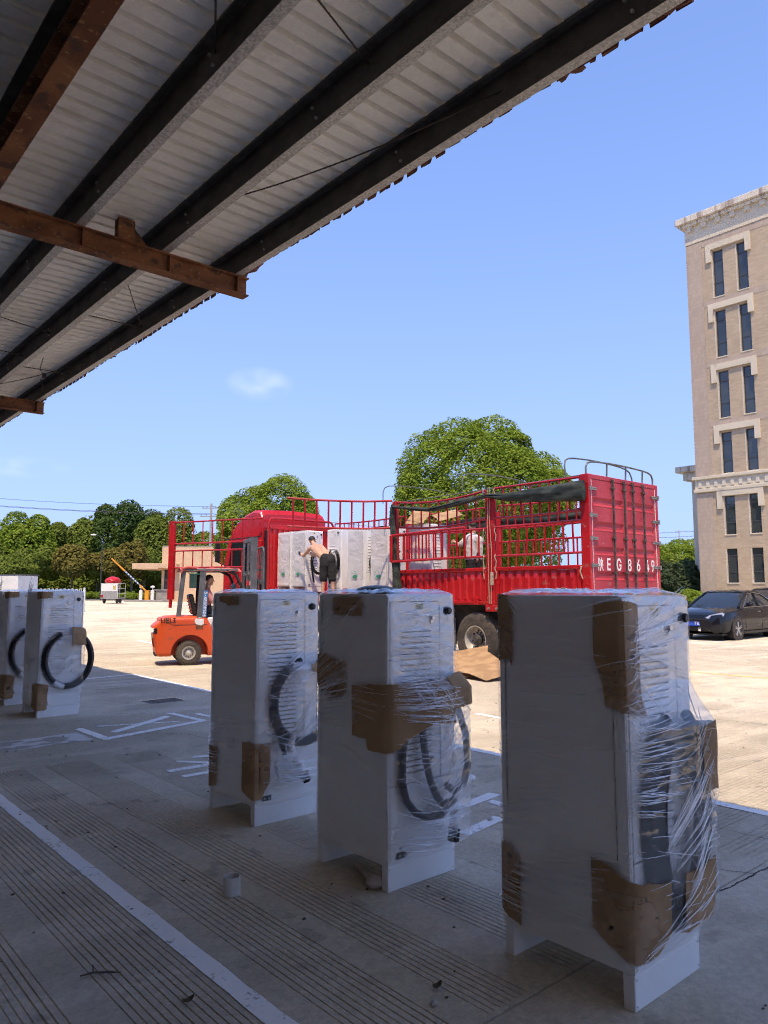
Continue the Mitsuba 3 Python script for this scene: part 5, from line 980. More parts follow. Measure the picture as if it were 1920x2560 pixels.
# lamps, pole, overhead wires
lp = thing('street_lamp', 'thin street lamp with a curved arm behind the cargo tricycle', 'street lamp'); z = float(zt(70.4))
put(lp + '__pole', M().tube([[25.8, 70.35, z], [25.8, 70.35, 5.9], [25.76, 70.4, 6.4], [25.55, 70.6, 6.78], [25.3, 70.8, 6.85]], [.06, .04, .035, .03, .03], 8), 'm_winframe'); put(lp + '__lamp_head', M().add(trimesh.creation.icosphere(2, 1.0), trimesh.transformations.compose_matrix([.28, .22, .09], None, None, [25.15, 70.9, 6.85])), 'm_white', True)
mat('m_poleconc', grain((.32, .31, .30), (.42, .41, .40), 2, 20), .8); mat('m_wire', (.03, .03, .035), .6)
def pole(base, h, label, arms=((-.5, 1.0), (-1.4, 1.2))):
    k = thing('utility_pole', label, 'pole'); b = np.array(base, float); put(k + '__pole', M().tube([b, b + [0, 0, h]], [.17, .11], 12), 'm_poleconc')
    for dz, w in arms:
        m = M().bar(b + [0, 0, h + dz] - RV * w, b + [0, 0, h + dz] + RV * w, .08, .10)
        for u in (-.9, -.45, .45, .9): m.cyl(b + [0, 0, h + dz] + RV * w * u, b + [0, 0, h + dz + .22] + RV * w * u, .05, 8)
        put(k + '__cross_arm', m, 'm_galv')
    return b + [0, 0, h]
p0 = pole((38.3, 72.7, .7), 10.3, 'concrete utility pole with cross arms left of the truck cab')
q = at_px(1700, 160); pole((q[0], q[1], 0), 14.5, 'distant tall utility pole right of the truck doors', ((-.3, .8),)); q2 = at_px(1723, 170); pole((q2[0], q2[1], 0), 13.0, 'distant utility pole with wide cross arms beside the office block', ((-.2, 2.2), (-1.6, 2.0)))
k = thing('overhead_wire', 'thin power lines crossing the sky at left and between the far poles', 'wire')
def wire(p, q, sag, r_=.022): put(k + '__strand', rod(p, q, sag, r_), 'm_wire')
for dz in (0, -.78, -.86): wire([15.5, 92.5, 11.6 + dz + .55], p0 + [0, 0, -.3 + dz], .35)
for dz in (0, -.8): wire(p0 + [0, 0, -.3 + dz], at_px(1100, 150) + [0, 0, 12 + dz], .5, .03)
for z in (10.4, 12.1, 13.2): wire(at_px(1560, 175) + [0, 0, z], at_px(1860, 165) + [0, 0, z + .8], .3, .05)
# ================================================================ cabinets standing on the truck
mat('m_greyfilm', grain((.60, .575, .57), (.70, .68, .67), 2, 60), .35, spec=.6)
mat('m_leafprint', (.05, .27, .17), .5)
def cargo(label, x, y, deg, seed, dz=0.0, coil=True, grey=True):
    key = thing('loaded_cabinet', label, 'charging cabinet', 'cabinets loaded on the truck'); before = set(scene); S = 1.09
    cabinet(key, W_, D_, H_, full=False); r = np.random.default_rng(seed)
    pe = Peri(W_, D_, BULGE_LEFT)
    if coil:
        for rx, rz, yy in ((.25, .33, -.05), (.22, .30, -.08)): put(key + '__charging_cable', M().tube(coil_pts(.36, .80, rx, rz, yy, .03, -240, 60, 40), .020, 8), 'm_hose', True)
        put(key + '__cable_drop', M().tube([[.12, -.05, .8], [.14, -.07, .5], [.2, -.07, .25]], .022, 8), 'm_hose', True)
    # bubble-film sleeve on the side that faces the yard, loosely creased
    if grey:
        sl = np.linspace(-D_ + .03, -.06, 36); zz = np.linspace(.16, 1.56, 80); Sg, Zg = np.meshgrid(sl, zz); p, n = Peri(W_, D_).xy(Sg, Zg, .012)
        h = .015 * meshkit.fbm(np.stack([Sg * 5, Zg * 7, Sg * 0 + seed], -1), 4, seed) + .006 * (1 - np.abs(2 * meshkit.noise(np.stack([Sg * 9 + Zg * 5, Zg * 13, Sg * 0 + seed], -1), seed) - 1)) ** 3
        put(key + '__padding_sleeve', M().sheet(p + n * h[..., None], .004, n), 'm_greyfilm', True)
    if not grey: put(key + '__stretch_film', film_shell(pe, .16, H_ - .004, .022, seed, .003, .03), 'm_filmhaze', True)
    # printed leaf emblem low on the side
    pts = [(.085 * math.cos(a) * (1 + .2 * math.cos(a)), .042 * math.sin(a)) for a in np.linspace(0, 6.283, 26)[:-1]]; e = M().prism(pts, frame([-.046, .34, .47], [0, -1, 0], [0, 0, 1]), 0, .003)
    e.tube([[-.048, .40, .47], [-.048, .47, .44]], .006, 5); put(key + '__leaf_emblem', e, 'm_leafprint')
    e = M(); [e.box([-.049, .26 + .05 * k, .56 + .02 * (k % 3)], [-.045, .30 + .05 * k, .572 + .02 * (k % 3)]) for k in range(5)]; put(key + '__leaf_emblem_line', e, 'm_leafprint')
    t = place(x, y, TF + dz, deg) @ np.diag([S, S, S, 1.0])
    for k in [k for k in scene if k not in before]: scene[k]['to_world'] = T4(t)
cargo('grey-sleeved cabinet at the front end of the truck bed, behind the forklift mast', 12.36, 18.42, 0, 11, .15)
cargo('sleeved cabinet left of the shirtless worker, under his gloved hand', 12.34, 17.60, 0, 12, .14)
cargo('cabinet turned with its louvred door to the yard, right behind the shirtless worker', 12.36, 16.62, -90, 13, .09, grey=False)
cargo('sleeved cabinet third from the hanging tarpaulin end, leaf mark low on its side', 12.34, 14.95, 0, 14, .03)
cargo('sleeved cabinet second from the hanging tarpaulin end, hose loop at its right', 12.34, 14.0, 0, 15, .02)
cargo('white cabinet behind the red stakes, right of the hanging tarpaulin end', 12.42, 12.62, 0, 16, 0, coil=False, grey=False)
for k, (x, y) in enumerate(((12.36, 18.42), (12.34, 17.60))):
    pk = thing('pallet', 'wooden pallet under the front cabinet on the truck bed' if k == 0 else 'wooden pallet under the second cabinet on the truck bed', 'pallet')
    for i in range(4): put(pk + '__plank', M().box([x + .02, y + .02 + i * .185, TF + .11], [x + .58, y + .17 + i * .185, TF + .138], .004), 'm_boardedge')
    for i in (0, .24, .48): put(pk + '__bearer', M().box([x + .03 + i, y + .02, TF + .001], [x + .11 + i, y + .73, TF + .109], .004), 'm_boardedge')
# cards laid on top of the load and heaped by the wheel
def card(key, c, size, deg, tilt, roll, seed, label, group=None):
    r = np.random.default_rng(seed); n = 14; u, v = np.meshgrid(np.linspace(-.5, .5, n), np.linspace(-.5, .5, n)); P = np.stack([u * size[0], v * size[1], .035 * (meshkit.fbm(np.stack([u * 2, v * 2, u * 0 + seed], -1), 3, seed) - .5)], -1)
    P[..., 2] += (.10 if seed < 10 else .05) * size[0] * np.maximum(u - r.uniform(-.1, .25), 0) * r.choice([-1, 1]); P[..., :2] += (r.normal(0, .006, P.shape[:2])[..., None])
    T_ = rot([0, 1, 0], roll) @ rot([1, 0, 0], tilt) @ rot([0, 0, 1], deg); T_[:3, 3] = c; put(key, M().sheet(P, .006, [0, 0, 1]).xf(T_), 'm_board', label=label, cat='cardboard sheet', group=group)
card('cardboard_sheet', [12.55, 13.15, 3.42], (.7, .5), 20, 10, -28, 1, 'creased cardboard sheet lying on the load behind the stakes')
card('cardboard_sheet', [12.95, 12.55, 3.48], (.6, .6), 60, 12, -24, 2, 'second cardboard sheet on the load, right above the dark-haired man')
for i, (c, sz, dg, ti, ro, lb) in enumerate([([10.85, 10.0, .13], (1.4, 1.25), -38, 2, -9, 'lowest flattened carton in the heap by the truck wheel'), ([11.05, 10.1, .215], (1.05, .95), -28, 3, -13, 'flattened carton in the middle of the heap by the truck wheel'), ([11.38, 10.42, .30], (.75, .85), -50, 4, -18, 'flattened carton leaning on the truck tyre, top of the heap'), ([10.75, 9.35, .16], (.9, .9), -10, 5, -10, 'flattened carton at the right end of the heap by the wheel')]):
    card('flattened_carton', c, sz, dg, ti, ro, 10 + i, lb)
# ================================================================ people
import manifold3d as m3
def flesh(bones, res=.03, smooth=9, blobs=()):
    """one continuous surface from bones (a, ra, b, rb), refined and smoothed"""
    parts = []
    for a, ra, b, rb in bones:
        s = [m3.Manifold.sphere(r_, 20).translate([float(v) for v in p]) for p, r_ in ((a, ra), (b, rb))]; parts.append(m3.Manifold.batch_hull(s))
    for c, sc in blobs: parts.append(m3.Manifold.sphere(1.0, 28).scale([float(v) for v in sc]).translate([float(v) for v in c]))
    o = m3.Manifold.batch_boolean(parts, m3.OpType.Add).refine_to_length(res).to_mesh(); t = trimesh.Trimesh(o.vert_properties[:, :3], o.tri_verts); trimesh.smoothing.filter_taubin(t, iterations=smooth); return t
def headmesh(o, fwd, up, s=1.0):
    """head with brow, nose, lips, chin and ears: o is its centre, fwd the way the face looks"""
    fwd = nrm(fwd); up = nrm(np.array(up) - fwd * np.dot(up, fwd)); t = frame(o, fwd, None, up) @ np.diag([s, s, s, 1])
    f = flesh([((-.012, 0, .03), .082, (.012, 0, .02), .078), ((.02, 0, -.02), .062, (.045, 0, -.075), .036), ((.088, 0, .008), .009, (.103, 0, -.022), .013), ((.074, -.03, .032), .014, (.074, .03, .032), .014), ((.078, -.018, -.055), .011, (.078, .018, -.055), .011), ((-.005, .078, .01), .013, (-.012, .083, -.025), .010), ((-.005, -.078, .01), .013, (-.012, -.083, -.025), .010), ((-.02, 0, -.04), .05, (-.03, 0, -.13), .05)], .012, 6)
    f.apply_transform(t)
    eyes = M()
    for y in (-.03, .03): eyes.add(trimesh.creation.icosphere(2, .011), t @ place(.074, y, .014))
    brow = M()
    for y in (-1, 1): brow.tube([(t @ [.083, .014 * y, .038, 1])[:3], (t @ [.078, .034 * y, .042, 1])[:3], (t @ [.066, .05 * y, .034, 1])[:3]], .0045, 5)
    hair = trimesh.creation.icosphere(4, 1.0); v = hair.vertices.copy(); keep = (v[:, 2] > -.30 + .62 * np.clip(v[:, 0] * 1.5 + .1, -.3, 1)) ; v = v * [.100, .090, .098] + [-.012, 0, .032]; fz = hair.faces[keep[hair.faces].all(1)]
    hv = v + np.random.default_rng(4).normal(0, .0012, v.shape)
    return f, eyes, brow, M().raw(hv, fz).xf(t), t
def hand(wrist, dirv, palm_n, curl=.5, side=1, s=1.0):
    """palm, four separate bent fingers, a thumb from the side of the palm"""
    d = nrm(dirv); n = nrm(np.array(palm_n) - d * np.dot(palm_n, d)); w = np.cross(n, d) * side; W = np.array(wrist); b = [(W, .026 * s, W + d * .05 * s, .028 * s)]
    for i, (o, L) in enumerate(((-.030, .072), (-.010, .082), (.011, .078), (.030, .062))):
        p0 = W + d * .045 * s + w * o * .8 * s; p1 = W + d * .092 * s + w * o * s; b.append((p0, .015 * s, p1, .0115 * s)); dd = d
        for k, f in enumerate((.45, .32, .23)):
            dd = nrm(dd + n * curl * (.55 + .25 * k)); p2 = p1 + dd * L * f * s; b.append((p1, (.0105 - .001 * k) * s, p2, (.0095 - .001 * k) * s)); p1 = p2
    p = W + d * .03 * s - w * .024 * s; q = p - w * .028 * s + d * .028 * s + n * .012; b += [(p, .015 * s, q, .012 * s), (q, .0115 * s, q + d * .034 * s - w * .006 * s + n * .012, .009 * s)]
    return flesh(b, .006, 4)
def skinc(p, n, uv): return mix((.50, .285, .185), (.60, .37, .25), fbm(p.x * 9, p.y * 9, p.z * 9, 3))
mat('m_skin', proc(skinc), .45, spec=.4); mat('m_hair', grain((.012, .010, .009), (.04, .034, .03), 60, 300), .55)
mat('m_eye', (.03, .02, .015), .15); mat('m_lip', (.40, .16, .13), .5)
def clothcol(a, b):
    def fn(p, n, uv): return mix(a, b, fbm(p.x * 12, p.y * 12, p.z * 5, 4))
    return proc(fn)
mat('m_shorts', clothcol((.010, .010, .012), (.026, .025, .028)), .85); mat('m_glove', clothcol((.015, .015, .017), (.05, .05, .052)), .8); mat('m_pinkshirt', clothcol((.50, .20, .19), (.60, .28, .26)), .85); mat('m_greyshirt', clothcol((.52, .51, .50), (.66, .65, .64)), .85); mat('m_shoe', (.05, .05, .055), .6)
def cloth_mesh(bones, seed, amp=.012, res=.025, freq=(9, 9, 5), blobs=()):
    t = flesh(bones, res, 7, blobs); v = t.vertices; n = t.vertex_normals; h = meshkit.fbm(v * np.array(freq), 4, seed) - .5 + .6 * ((1 - np.abs(2 * meshkit.noise(v * np.array(freq) * 1.7 + 5, seed + 2) - 1)) ** 3 - .25); t.vertices = v + n * (amp * h)[:, None]; return t
A = lambda *v: np.array(v, float)
# the shirtless worker on the truck, bending over the load
wk = thing('person', 'shirtless man in black shorts on the truck bed, reaching to a cabinet with gloved hands', 'person')
pel, wai, che, upc, nek = A(12.11, 16.27, 2.40), A(12.11, 16.42, 2.56), A(12.12, 16.66, 2.73), A(12.13, 16.82, 2.83), A(12.14, 16.95, 2.92)
ls, rs = A(12.00, 16.96, 2.80), A(12.25, 16.74, 2.84); le, re = A(11.96, 17.22, 2.60), A(12.26, 17.06, 2.62); lw, rw = A(12.07, 17.50, 2.69), A(12.22, 17.42, 2.72)
skin = flesh([(pel + [-.07, .03, 0], .125, pel + [.07, -.03, 0], .125), (pel + [-.06, .03, .03], .115, wai + [-.05, .03, 0], .10), (pel + [.06, -.03, .03], .115, wai + [.05, -.03, 0], .10), (wai + [-.055, .03, 0], .10, che + [-.07, .06, 0], .115), (wai + [.055, -.03, 0], .10, che + [.07, -.05, 0], .115), (che + [-.07, .06, 0], .115, upc + [-.08, .07, -.01], .095), (che + [.07, -.05, 0], .115, upc + [.08, -.05, .0], .095), (upc, .09, nek, .058), (upc + [-.03, .03, 0], .08, ls, .066), (upc + [.03, -.03, 0], .08, rs, .066),
              (ls, .060, (ls + le) / 2, .052), ((ls + le) / 2, .052, le, .042), (le, .042, le * .65 + lw * .35, .043), (le * .65 + lw * .35, .043, lw, .029), (rs, .060, re, .043), (re, .043, rw, .029)], .028, 10)
put(wk + '__body', skin, 'm_skin', True)
hf = A(.30, .70, -.42); f, ey, br, ha, ht = headmesh(A(12.15, 17.07, 3.03), hf, [0, .35, 1], 1.06); put(wk + '__head', f, 'm_skin', True); put(wk + '__eye', ey, 'm_eye', True); put(wk + '__eyebrow', br, 'm_hair'); put(wk + '__hair', ha, 'm_hair', True)
put(wk + '__glove', hand(lw - A(.0, .02, 0), A(.04, .98, .10), A(.9, .05, 0), .35, 1, 1.18), 'm_glove', True); put(wk + '__glove', hand(rw - A(.0, .02, 0), A(.1, .95, .10), A(.9, 0, -.2), .35, -1, 1.18), 'm_glove', True)
lk, rk, la, ra = A(12.04, 16.37, 1.97), A(12.20, 16.18, 1.97), A(12.02, 16.36, 1.56), A(12.21, 16.14, 1.56)
for kn, an in ((lk, la), (rk, ra)):
    put(wk + '__leg', flesh([(kn + [0, 0, .06], .066, kn, .058), (kn, .056, kn * .7 + an * .3 - [0, .012, 0], .058), (kn * .7 + an * .3, .056, an, .037), (an, .038, an - [0, 0, .05], .04)], .02, 6), 'm_skin', True)
    put(wk + '__shoe', flesh([(an - [0, .03, .06], .038, an + [.04, .13, -.07], .034), (an - [0, 0, .0], .044, an - [0, 0, .05], .04)], .018, 4), 'm_shoe', True)
put(wk + '__shorts', cloth_mesh([(pel + [-.07, .04, .12], .125, pel + [-.07, .04, -.05], .145), (pel + [.07, -.04, .12], .125, pel + [.07, -.04, -.05], .145), (pel + [-.06, .06, .05], .14, pel + [.06, -.06, .05], .14), (pel + [-.075, .055, -.06], .135, lk + [0, 0, -.02], .105), (pel + [.075, -.055, -.06], .135, rk + [0, 0, -.02], .105)], 3, .02), 'm_shorts', True)
# the man inside the truck, seen from behind through the stakes
pm = thing('person', 'dark-haired man in a pale grey T-shirt and dark shorts standing inside the truck', 'person')
o = A(12.95, 11.70, TF + .02)
put(pm + '__body', flesh([(o + [-.10, 0, .12], .05, o + [-.10, 0, .48], .065), (o + [-.10, 0, .48], .065, o + [-.09, 0, .88], .09), (o + [.10, .03, .12], .05, o + [.10, .03, .48], .065), (o + [.10, .03, .48], .065, o + [.09, 0, .88], .09), (o + [-.08, 0, .9], .12, o + [.08, 0, .9], .12), (o + [0, 0, .9], .13, o + [0, 0, 1.3], .13), (o + [0, 0, 1.4], .07, o + [0, 0, 1.52], .055), (o + [-.1, 0, .06], .045, o + [-.1, .13, .04], .036), (o + [.1, .03, .06], .045, o + [.1, .16, .04], .036),
     (o + [-.19, 0, 1.38], .06, o + [-.23, .2, 1.2], .045), (o + [-.23, .2, 1.2], .045, o + [-.16, .42, 1.3], .032), (o + [.19, 0, 1.38], .06, o + [.24, .2, 1.2], .045), (o + [.24, .2, 1.2], .045, o + [.2, .42, 1.3], .032), (o + [-.19, 0, 1.38], .06, o + [.19, 0, 1.38], .06)], .03, 8), 'm_skin', True)
f, ey, br, ha, ht = headmesh(o + [0, .03, 1.65], A(.1, 1, -.1), [0, 0, 1]); put(pm + '__head', f, 'm_skin', True); put(pm + '__eye', ey, 'm_eye', True); put(pm + '__eyebrow', br, 'm_hair'); put(pm + '__hair', ha, 'm_hair', True)
for s in (-1, 1): put(pm + '__hand', hand(o + [.18 * s, .42, 1.3], A(0, 1, .1), A(-s, 0, 0), .5, s), 'm_skin', True)
put(pm + '__shirt', cloth_mesh([(o + [-.10, 0, .95], .145, o + [-.11, 0, 1.32], .145), (o + [.10, 0, .95], .145, o + [.11, 0, 1.32], .145), (o + [-.1, 0, 1.36], .12, o + [.1, 0, 1.36], .12), (o + [-.18, 0, 1.37], .085, o + [-.22, .13, 1.25], .085), (o + [.18, 0, 1.37], .085, o + [.23, .13, 1.25], .085), (o + [0, 0, 1.4], .10, o + [0, 0, 1.43], .085)], 5, .022), 'm_greyshirt', True)
put(pm + '__shorts', cloth_mesh([(o + [-.09, 0, .97], .14, o + [.09, 0, .97], .14), (o + [-.09, 0, .93], .13, o + [-.11, 0, .5], .105), (o + [.09, 0, .93], .13, o + [.11, .02, .5], .105)], 6, .02), 'm_shorts', True)
# ================================================================ the orange forklift and its driver
def orangepaint(p, n, uv):
    c = mix((.62, .075, .018), (.72, .11, .028), fbm(p.x * 2, p.y * 2, p.z * 2, 3)); c = mix(c, (.30, .10, .05), smoothstep(.66, .78, fbm(p.x * 10, p.y * 10, p.z * 10, 4)) * .6)
    return c * (.93 + .1 * noise(p.x * 80, p.y * 80, p.z * 80))
mat('m_forkorange', proc(orangepaint), .35, spec=.5)
mat('m_forkgrey', grain((.085, .09, .098), (.13, .135, .145), 5, 60), .5, spec=.5)
mat('m_forkblack', grain((.012, .012, .012), (.03, .028, .026), 8, 60), .55)
mat('m_plateblue', (.06, .20, .45), .5); mat('m_redcanvas', grain((.50, .085, .075), (.62, .14, .12), 9, 60), .7)
FT = place(7.764, 15.75, 0, -20.0)
fk_ = thing('forklift', 'orange forklift with grey mast raised beside the open truck side', 'forklift')
def fput(part, m, bsdf, smooth=False, **kw): return put(part if '__' in part else fk_ + '__' + part, m.xf(FT) if isinstance(m, M) else m, bsdf, smooth, **kw)
# counterweight: rounded block over the steer wheels with a wheel arch cut out
cw = m3.Manifold.batch_hull([m3.Manifold.sphere(.10, 28).translate([x, y, z]) for x, y, z in ((-.60, -.38, .30), (-.60, .38, .30), (-.68, -.34, .80), (-.68, .34, .80), (-.46, -.44, .97), (-.46, .44, .97), (.30, -.44, .97), (.30, .44, .97), (.66, -.42, .30), (.66, .42, .30), (.40, -.44, .80), (.40, .44, .80))])
cw += m3.Manifold.batch_hull([m3.Manifold.sphere(.06, 24).translate([x, y, z]) for x, y, z in ((-.58, -.36, .98), (-.58, .36, .98), (.28, -.44, 1.0), (.28, .44, 1.0), (-.2, -.3, 1.03), (-.2, .3, 1.03))])
arch = m3.Manifold.cylinder(2.0, .40, .40, 48).rotate([90, 0, 0]).translate([.02, 1.0, .27]) ^ m3.Manifold.cube([3, .62, 3], True).translate([0, -.45, 0])
arch2 = m3.Manifold.cylinder(2.0, .40, .40, 48).rotate([90, 0, 0]).translate([.02, 1.0, .27]) ^ m3.Manifold.cube([3, .62, 3], True).translate([0, .45, 0])
cw = cw - arch - arch2 - m3.Manifold.cube([.3, .9, .13]).translate([-.92, -.45, .69]) - m3.Manifold.cube([.3, .7, .22]).translate([-.92, -.35, .37]) - m3.Manifold.cube([.3, .62, .09]).translate([-.88, -.31, .20])
o = cw.to_mesh(); ck = fput('counterweight', M().raw(o.vert_properties[:, :3], o.tri_verts), 'm_forkorange', 30)
m = M()
for z0, z1, w in ((.69, .82, .45), (.37, .59, .34), (.2, .29, .3)):
    m.box([-.64, -w, z0], [-.61, w, z1]); 
    for k in range(3): m.box([-.70, -w, z0 + (z1 - z0) * (k + .5) / 3 - .008], [-.64, w, z0 + (z1 - z0) * (k + .5) / 3 + .008])
fput(ck + '__vent', m, 'm_forkblack')
fput(ck + '__lip_line', M().box([-.30, -.545, .882], [.38, -.541, .892]).box([-.30, .541, .882], [.38, .545, .892]), 'm_seam')
ft = meshkit.text_mesh('HELI', .10, .004, True); fput(ck + '__lettering', M().add(ft, frame([-.62, -.520, .94], [.98, -.16, 0], [0, .1, 1])), 'm_forkblack')
fput(ck + '__paper_patch', M().prism([(0, .06), (.03, .0), (.14, -.03), (.20, .0), (.20, .11), (.02, .12)], frame([.10, -.546, .90], [1, 0, 0], [0, 0, 1]), 0, .004), 'm_white'); fput(ck + '__patch_tape', M().box([.13, -.545, .79], [.29, -.541, .87]), 'm_rust')
# frame, step, deck
fput('chassis', M().prism([(.40, .28), (.60, .16), (1.45, .16), (1.5, .70), (.36, .70)], frame([0, .46, 0], [1, 0, 0], [0, 0, 1]), 0, .92), 'm_forkorange')
fput('axle', M().cyl([0, -.4, .27], [0, .4, .27], .07, 12).box([-.2, -.2, .2], [.2, .2, .5], .02).cyl([1.3, -.4, .33], [1.3, .4, .33], .1, 12), 'm_forkblack')
pk = fput('side_cover', M().box([.38, -.47, .72], [1.05, .47, 1.04], .03), 'm_white'); ltr = M().add(meshkit.text_mesh('K', .10, .004, True), frame([.50, -.474, .86], [1, 0, .0], [.25, 0, 1])); fput(pk + '__logo', ltr, 'm_redcab')
fput(pk + '__print', M().box([.56, -.473, .865], [.66, -.470, .872]).box([.50, -.473, .80], [.70, -.470, .806]).box([.50, -.473, .784], [.66, -.470, .790]), 'm_galv')
m = M().box([.14, -.30, 1.0], [.64, .22, 1.10], .04); 
sk = fput('seat', m, 'm_forkblack'); fput(sk + '__backrest', M().box([-.03, -.25, 0], [.07, .25, .46], .04, frame([.12, -.04, 1.10], [.97, 0, .22], None, [-.22, 0, .97])), 'm_forkblack')
m = M()
for k in range(5): m.box([-.05, -.19, .06 + k * .075], [-.03, .19, .09 + k * .075], .008, frame([.12, -.04, 1.10], [.97, 0, .22], None, [-.22, 0, .97]))
fput(sk + '__slat', m, 'm_redcanvas')
# overhead guard
gk = fput('overhead_guard', M().box([-.18, -.50, 2.06], [1.05, -.42, 2.13], .03).box([-.18, .42, 2.06], [1.05, .50, 2.13], .03).box([-.18, -.42, 2.06], [-.10, .42, 2.13], .03).box([.97, -.42, 2.06], [1.05, .42, 2.13], .03).box([.05, -.42, 2.08], [.10, .42, 2.11]).box([.3, -.42, 2.08], [.35, .42, 2.11]).box([.55, -.42, 2.08], [.60, .42, 2.11]).box([.78, -.42, 2.08], [.83, .42, 2.11]), 'm_forkgrey')
P = np.array([[(x, y, 2.142 + .012 * math.sin(x * 17 + y * 3) + (0 if abs(y) < .5 else -.07)) for y in (-.53, -.505, -.2, .2, .505, .53)] for x in np.linspace(-.22, 1.12, 20)]); fput(gk + '__canvas_cover', M().sheet(P, .006, [0, 0, 1]), 'm_redcanvas', 40)
fput(gk + '__canvas_cover', M().tube([[-.20, -.50, 2.02], [-.19, -.50, 2.12], [-.08, -.50, 2.15], [.12, -.50, 2.145]], .03, 8), 'm_redcanvas', True)
fput(gk + '__leg', M().bar([-.24, -.44, 1.04], [-.15, -.46, 2.08], .05, .10, up=(1, 0, 0), b=.01), 'm_forkgrey'); fput(gk + '__leg', M().bar([.26, .42, 1.04], [.30, .44, 2.08], .05, .10, up=(1, 0, 0), b=.01), 'm_forkblack')
lk_ = fput(gk + '__leg', M().bar([.20, -.50, .70], [.27, -.50, 2.10], .035, .135, up=(1, 0, 0), b=.01), 'm_forkgrey')
for y in (-.47, .47): fput(gk + '__leg', M().tube([[.78, y, 2.10], [1.0, y, 2.0], [1.12, y, 1.75], [1.18, y, 1.35], [1.22, y, .75]], .035, 8), 'm_forkblack', True)
lt = frame([.235 + .055, -.5195, 1.62], [-.043, 0, -1.0], None, [0, -1, 0]); fput(lk_ + '__number_plate', M().box([-.02, -.005, 0], [.56, .088, .002], 0, lt), 'm_plateblue'); fput(lk_ + '__number', M().add(meshkit.text_mesh('3-AE009506', .062, .002, True), lt @ place(.0, .012, .002) @ np.diag([1.02, 1, 1, 1])), 'm_letter')
m = M()
for k in range(5): m.box([-.22 + k * .028, .01, 0], [-.205 + k * .028, .078, .002], 0, lt)
fput(lk_ + '__bar_mark', m, 'm_forkblack'); fput(lk_ + '__round_sticker', M().add(M().lathe([(0, .002), (.05, .002), (.05, 0)], n=28), frame([.213, -.519, 1.0], [1, 0, 0], None, [0, -1, 0])), 'm_white'); fput(lk_ + '__sticker_mark', M().add(M().lathe([(.028, .0035), (.04, .0035)], n=28), frame([.213, -.519, 1.0], [1, 0, 0], None, [0, -1, 0])), 'm_green')
fput(gk + '__lettering', M().add(meshkit.text_mesh('HELI', .09, .004, True), frame([-.06, -.505, 2.0], [1, 0, 0], [0, 0, 1])), 'm_green')
fput('mirror', M().prism([(0, 0), (.10, .03), (.12, .17), (.05, .26), (-.02, .20)], frame([.92, -.40, 1.55], [1, 0, .1], [0, 0, 1]), 0, .02), 'm_glassdark'); fput('mirror_arm', M().tube([[1.05, -.44, 1.85], [1.0, -.43, 1.75], [.96, -.41, 1.68]], .012, 6), 'm_forkblack')
fput('dashboard', M().box([1.02, -.42, .72], [1.22, .42, 1.22], .05), 'm_forkblack'); wt = frame([.98, .02, 1.32], [.5, 0, .87], None, [-.87, 0, .5]); fput('steering_wheel', M().tube([(wt @ [.16 * math.cos(a), .16 * math.sin(a), 0, 1])[:3] for a in np.linspace(0, 6.283, 28)[:-1]], .014, 8, closed=True).cyl([1.12, .02, 1.15], [.98, .02, 1.32], .02, 8), 'm_forkblack', True)
def fwheel(c, R, w, side):
    k = nm(fk_ + '__wheel'); t = FT @ frame(c, [0, 0, 1.0], None, [0, -side, 0])
    put(k + '__tyre', M().add(M().lathe([(R * .55, 0), (R * .80, .004), (R * .93, -.015), (R, -.05), (R, -w + .04), (R * .9, -w), (R * .55, -w)], n=40), t), 'm_tyre', 35)
    m = M()
    for a in np.arange(0, 360, 12): m.box([R * .86, -.016, -w * .45], [R + .012, .016, -.012], .004, t @ rot([0, 0, 1], a)); m.box([R * .90, -.016, -w + .01], [R + .012, .016, -w * .5], .004, t @ rot([0, 0, 1], a + 6))
    put(k + '__tread', m, 'm_tyre', kind='stuff')
    put(k + '__rim', M().add(M().lathe([(R * .56, -.01), (R * .54, .004), (R * .48, .0), (R * .46, -.05), (R * .38, -.06), (R * .22, -.045), (R * .18, -.02), (R * .12, -.012), (0, -.01)], n=36), t), 'm_rim', 35)
    m = M()
    for a in np.arange(10) * 36: m.cyl((t @ rot([0, 0, 1], a) @ [R * .32, 0, -.06, 1])[:3], (t @ rot([0, 0, 1], a) @ [R * .32, 0, -.03, 1])[:3], .013, 8)
    put(k + '__wheel_nut', m, 'm_hub', kind='stuff')
for s in (-1, 1): fwheel([0, .49 * s, .27], .27, .19, -s); fwheel([1.30, .54 * s, .33], .33, .22, -s)
# mast, carriage, backrest, forks
for s in (-1, 1):
    fput('mast_rail', M().box([1.330, s * .44 - .035, .10], [1.350, s * .44 + .035, 2.86]).box([1.470, s * .44 - .035, .10], [1.490, s * .44 + .035, 2.86]).box([1.350, s * .44 - .035 if s < 0 else s * .44 + .021, .10], [1.470, s * .44 - .021 if s < 0 else s * .44 + .035, 2.86]), 'm_forkgrey')
    fput('inner_rail', M().box([1.370, s * .385 - .012, .3], [1.490, s * .385 + .012, 2.84], .006), 'm_forkblack')
    fput('lift_cylinder', M().cyl([1.310, s * .28, .2], [1.310, s * .28, 2.1], .042, 14).cyl([1.310, s * .28, 2.1], [1.310, s * .28, 2.74], .026, 12), 'm_steel', 35)
    m = M()
    for z in np.arange(1.2, 2.72, .042): m.box([1.390, s * .15 - .02, z], [1.420, s * .15 + .02, z + .032], .006)
    fput('lift_chain', m, 'm_bar', kind='stuff')
fput('mast_crossbar', M().box([1.330, -.40, 2.76], [1.390, .40, 2.85], .01).box([1.290, -.43, 1.98], [1.330, .43, 2.04], .01).box([1.290, -.43, .5], [1.330, .43, .62], .01), 'm_forkgrey')
m = M()
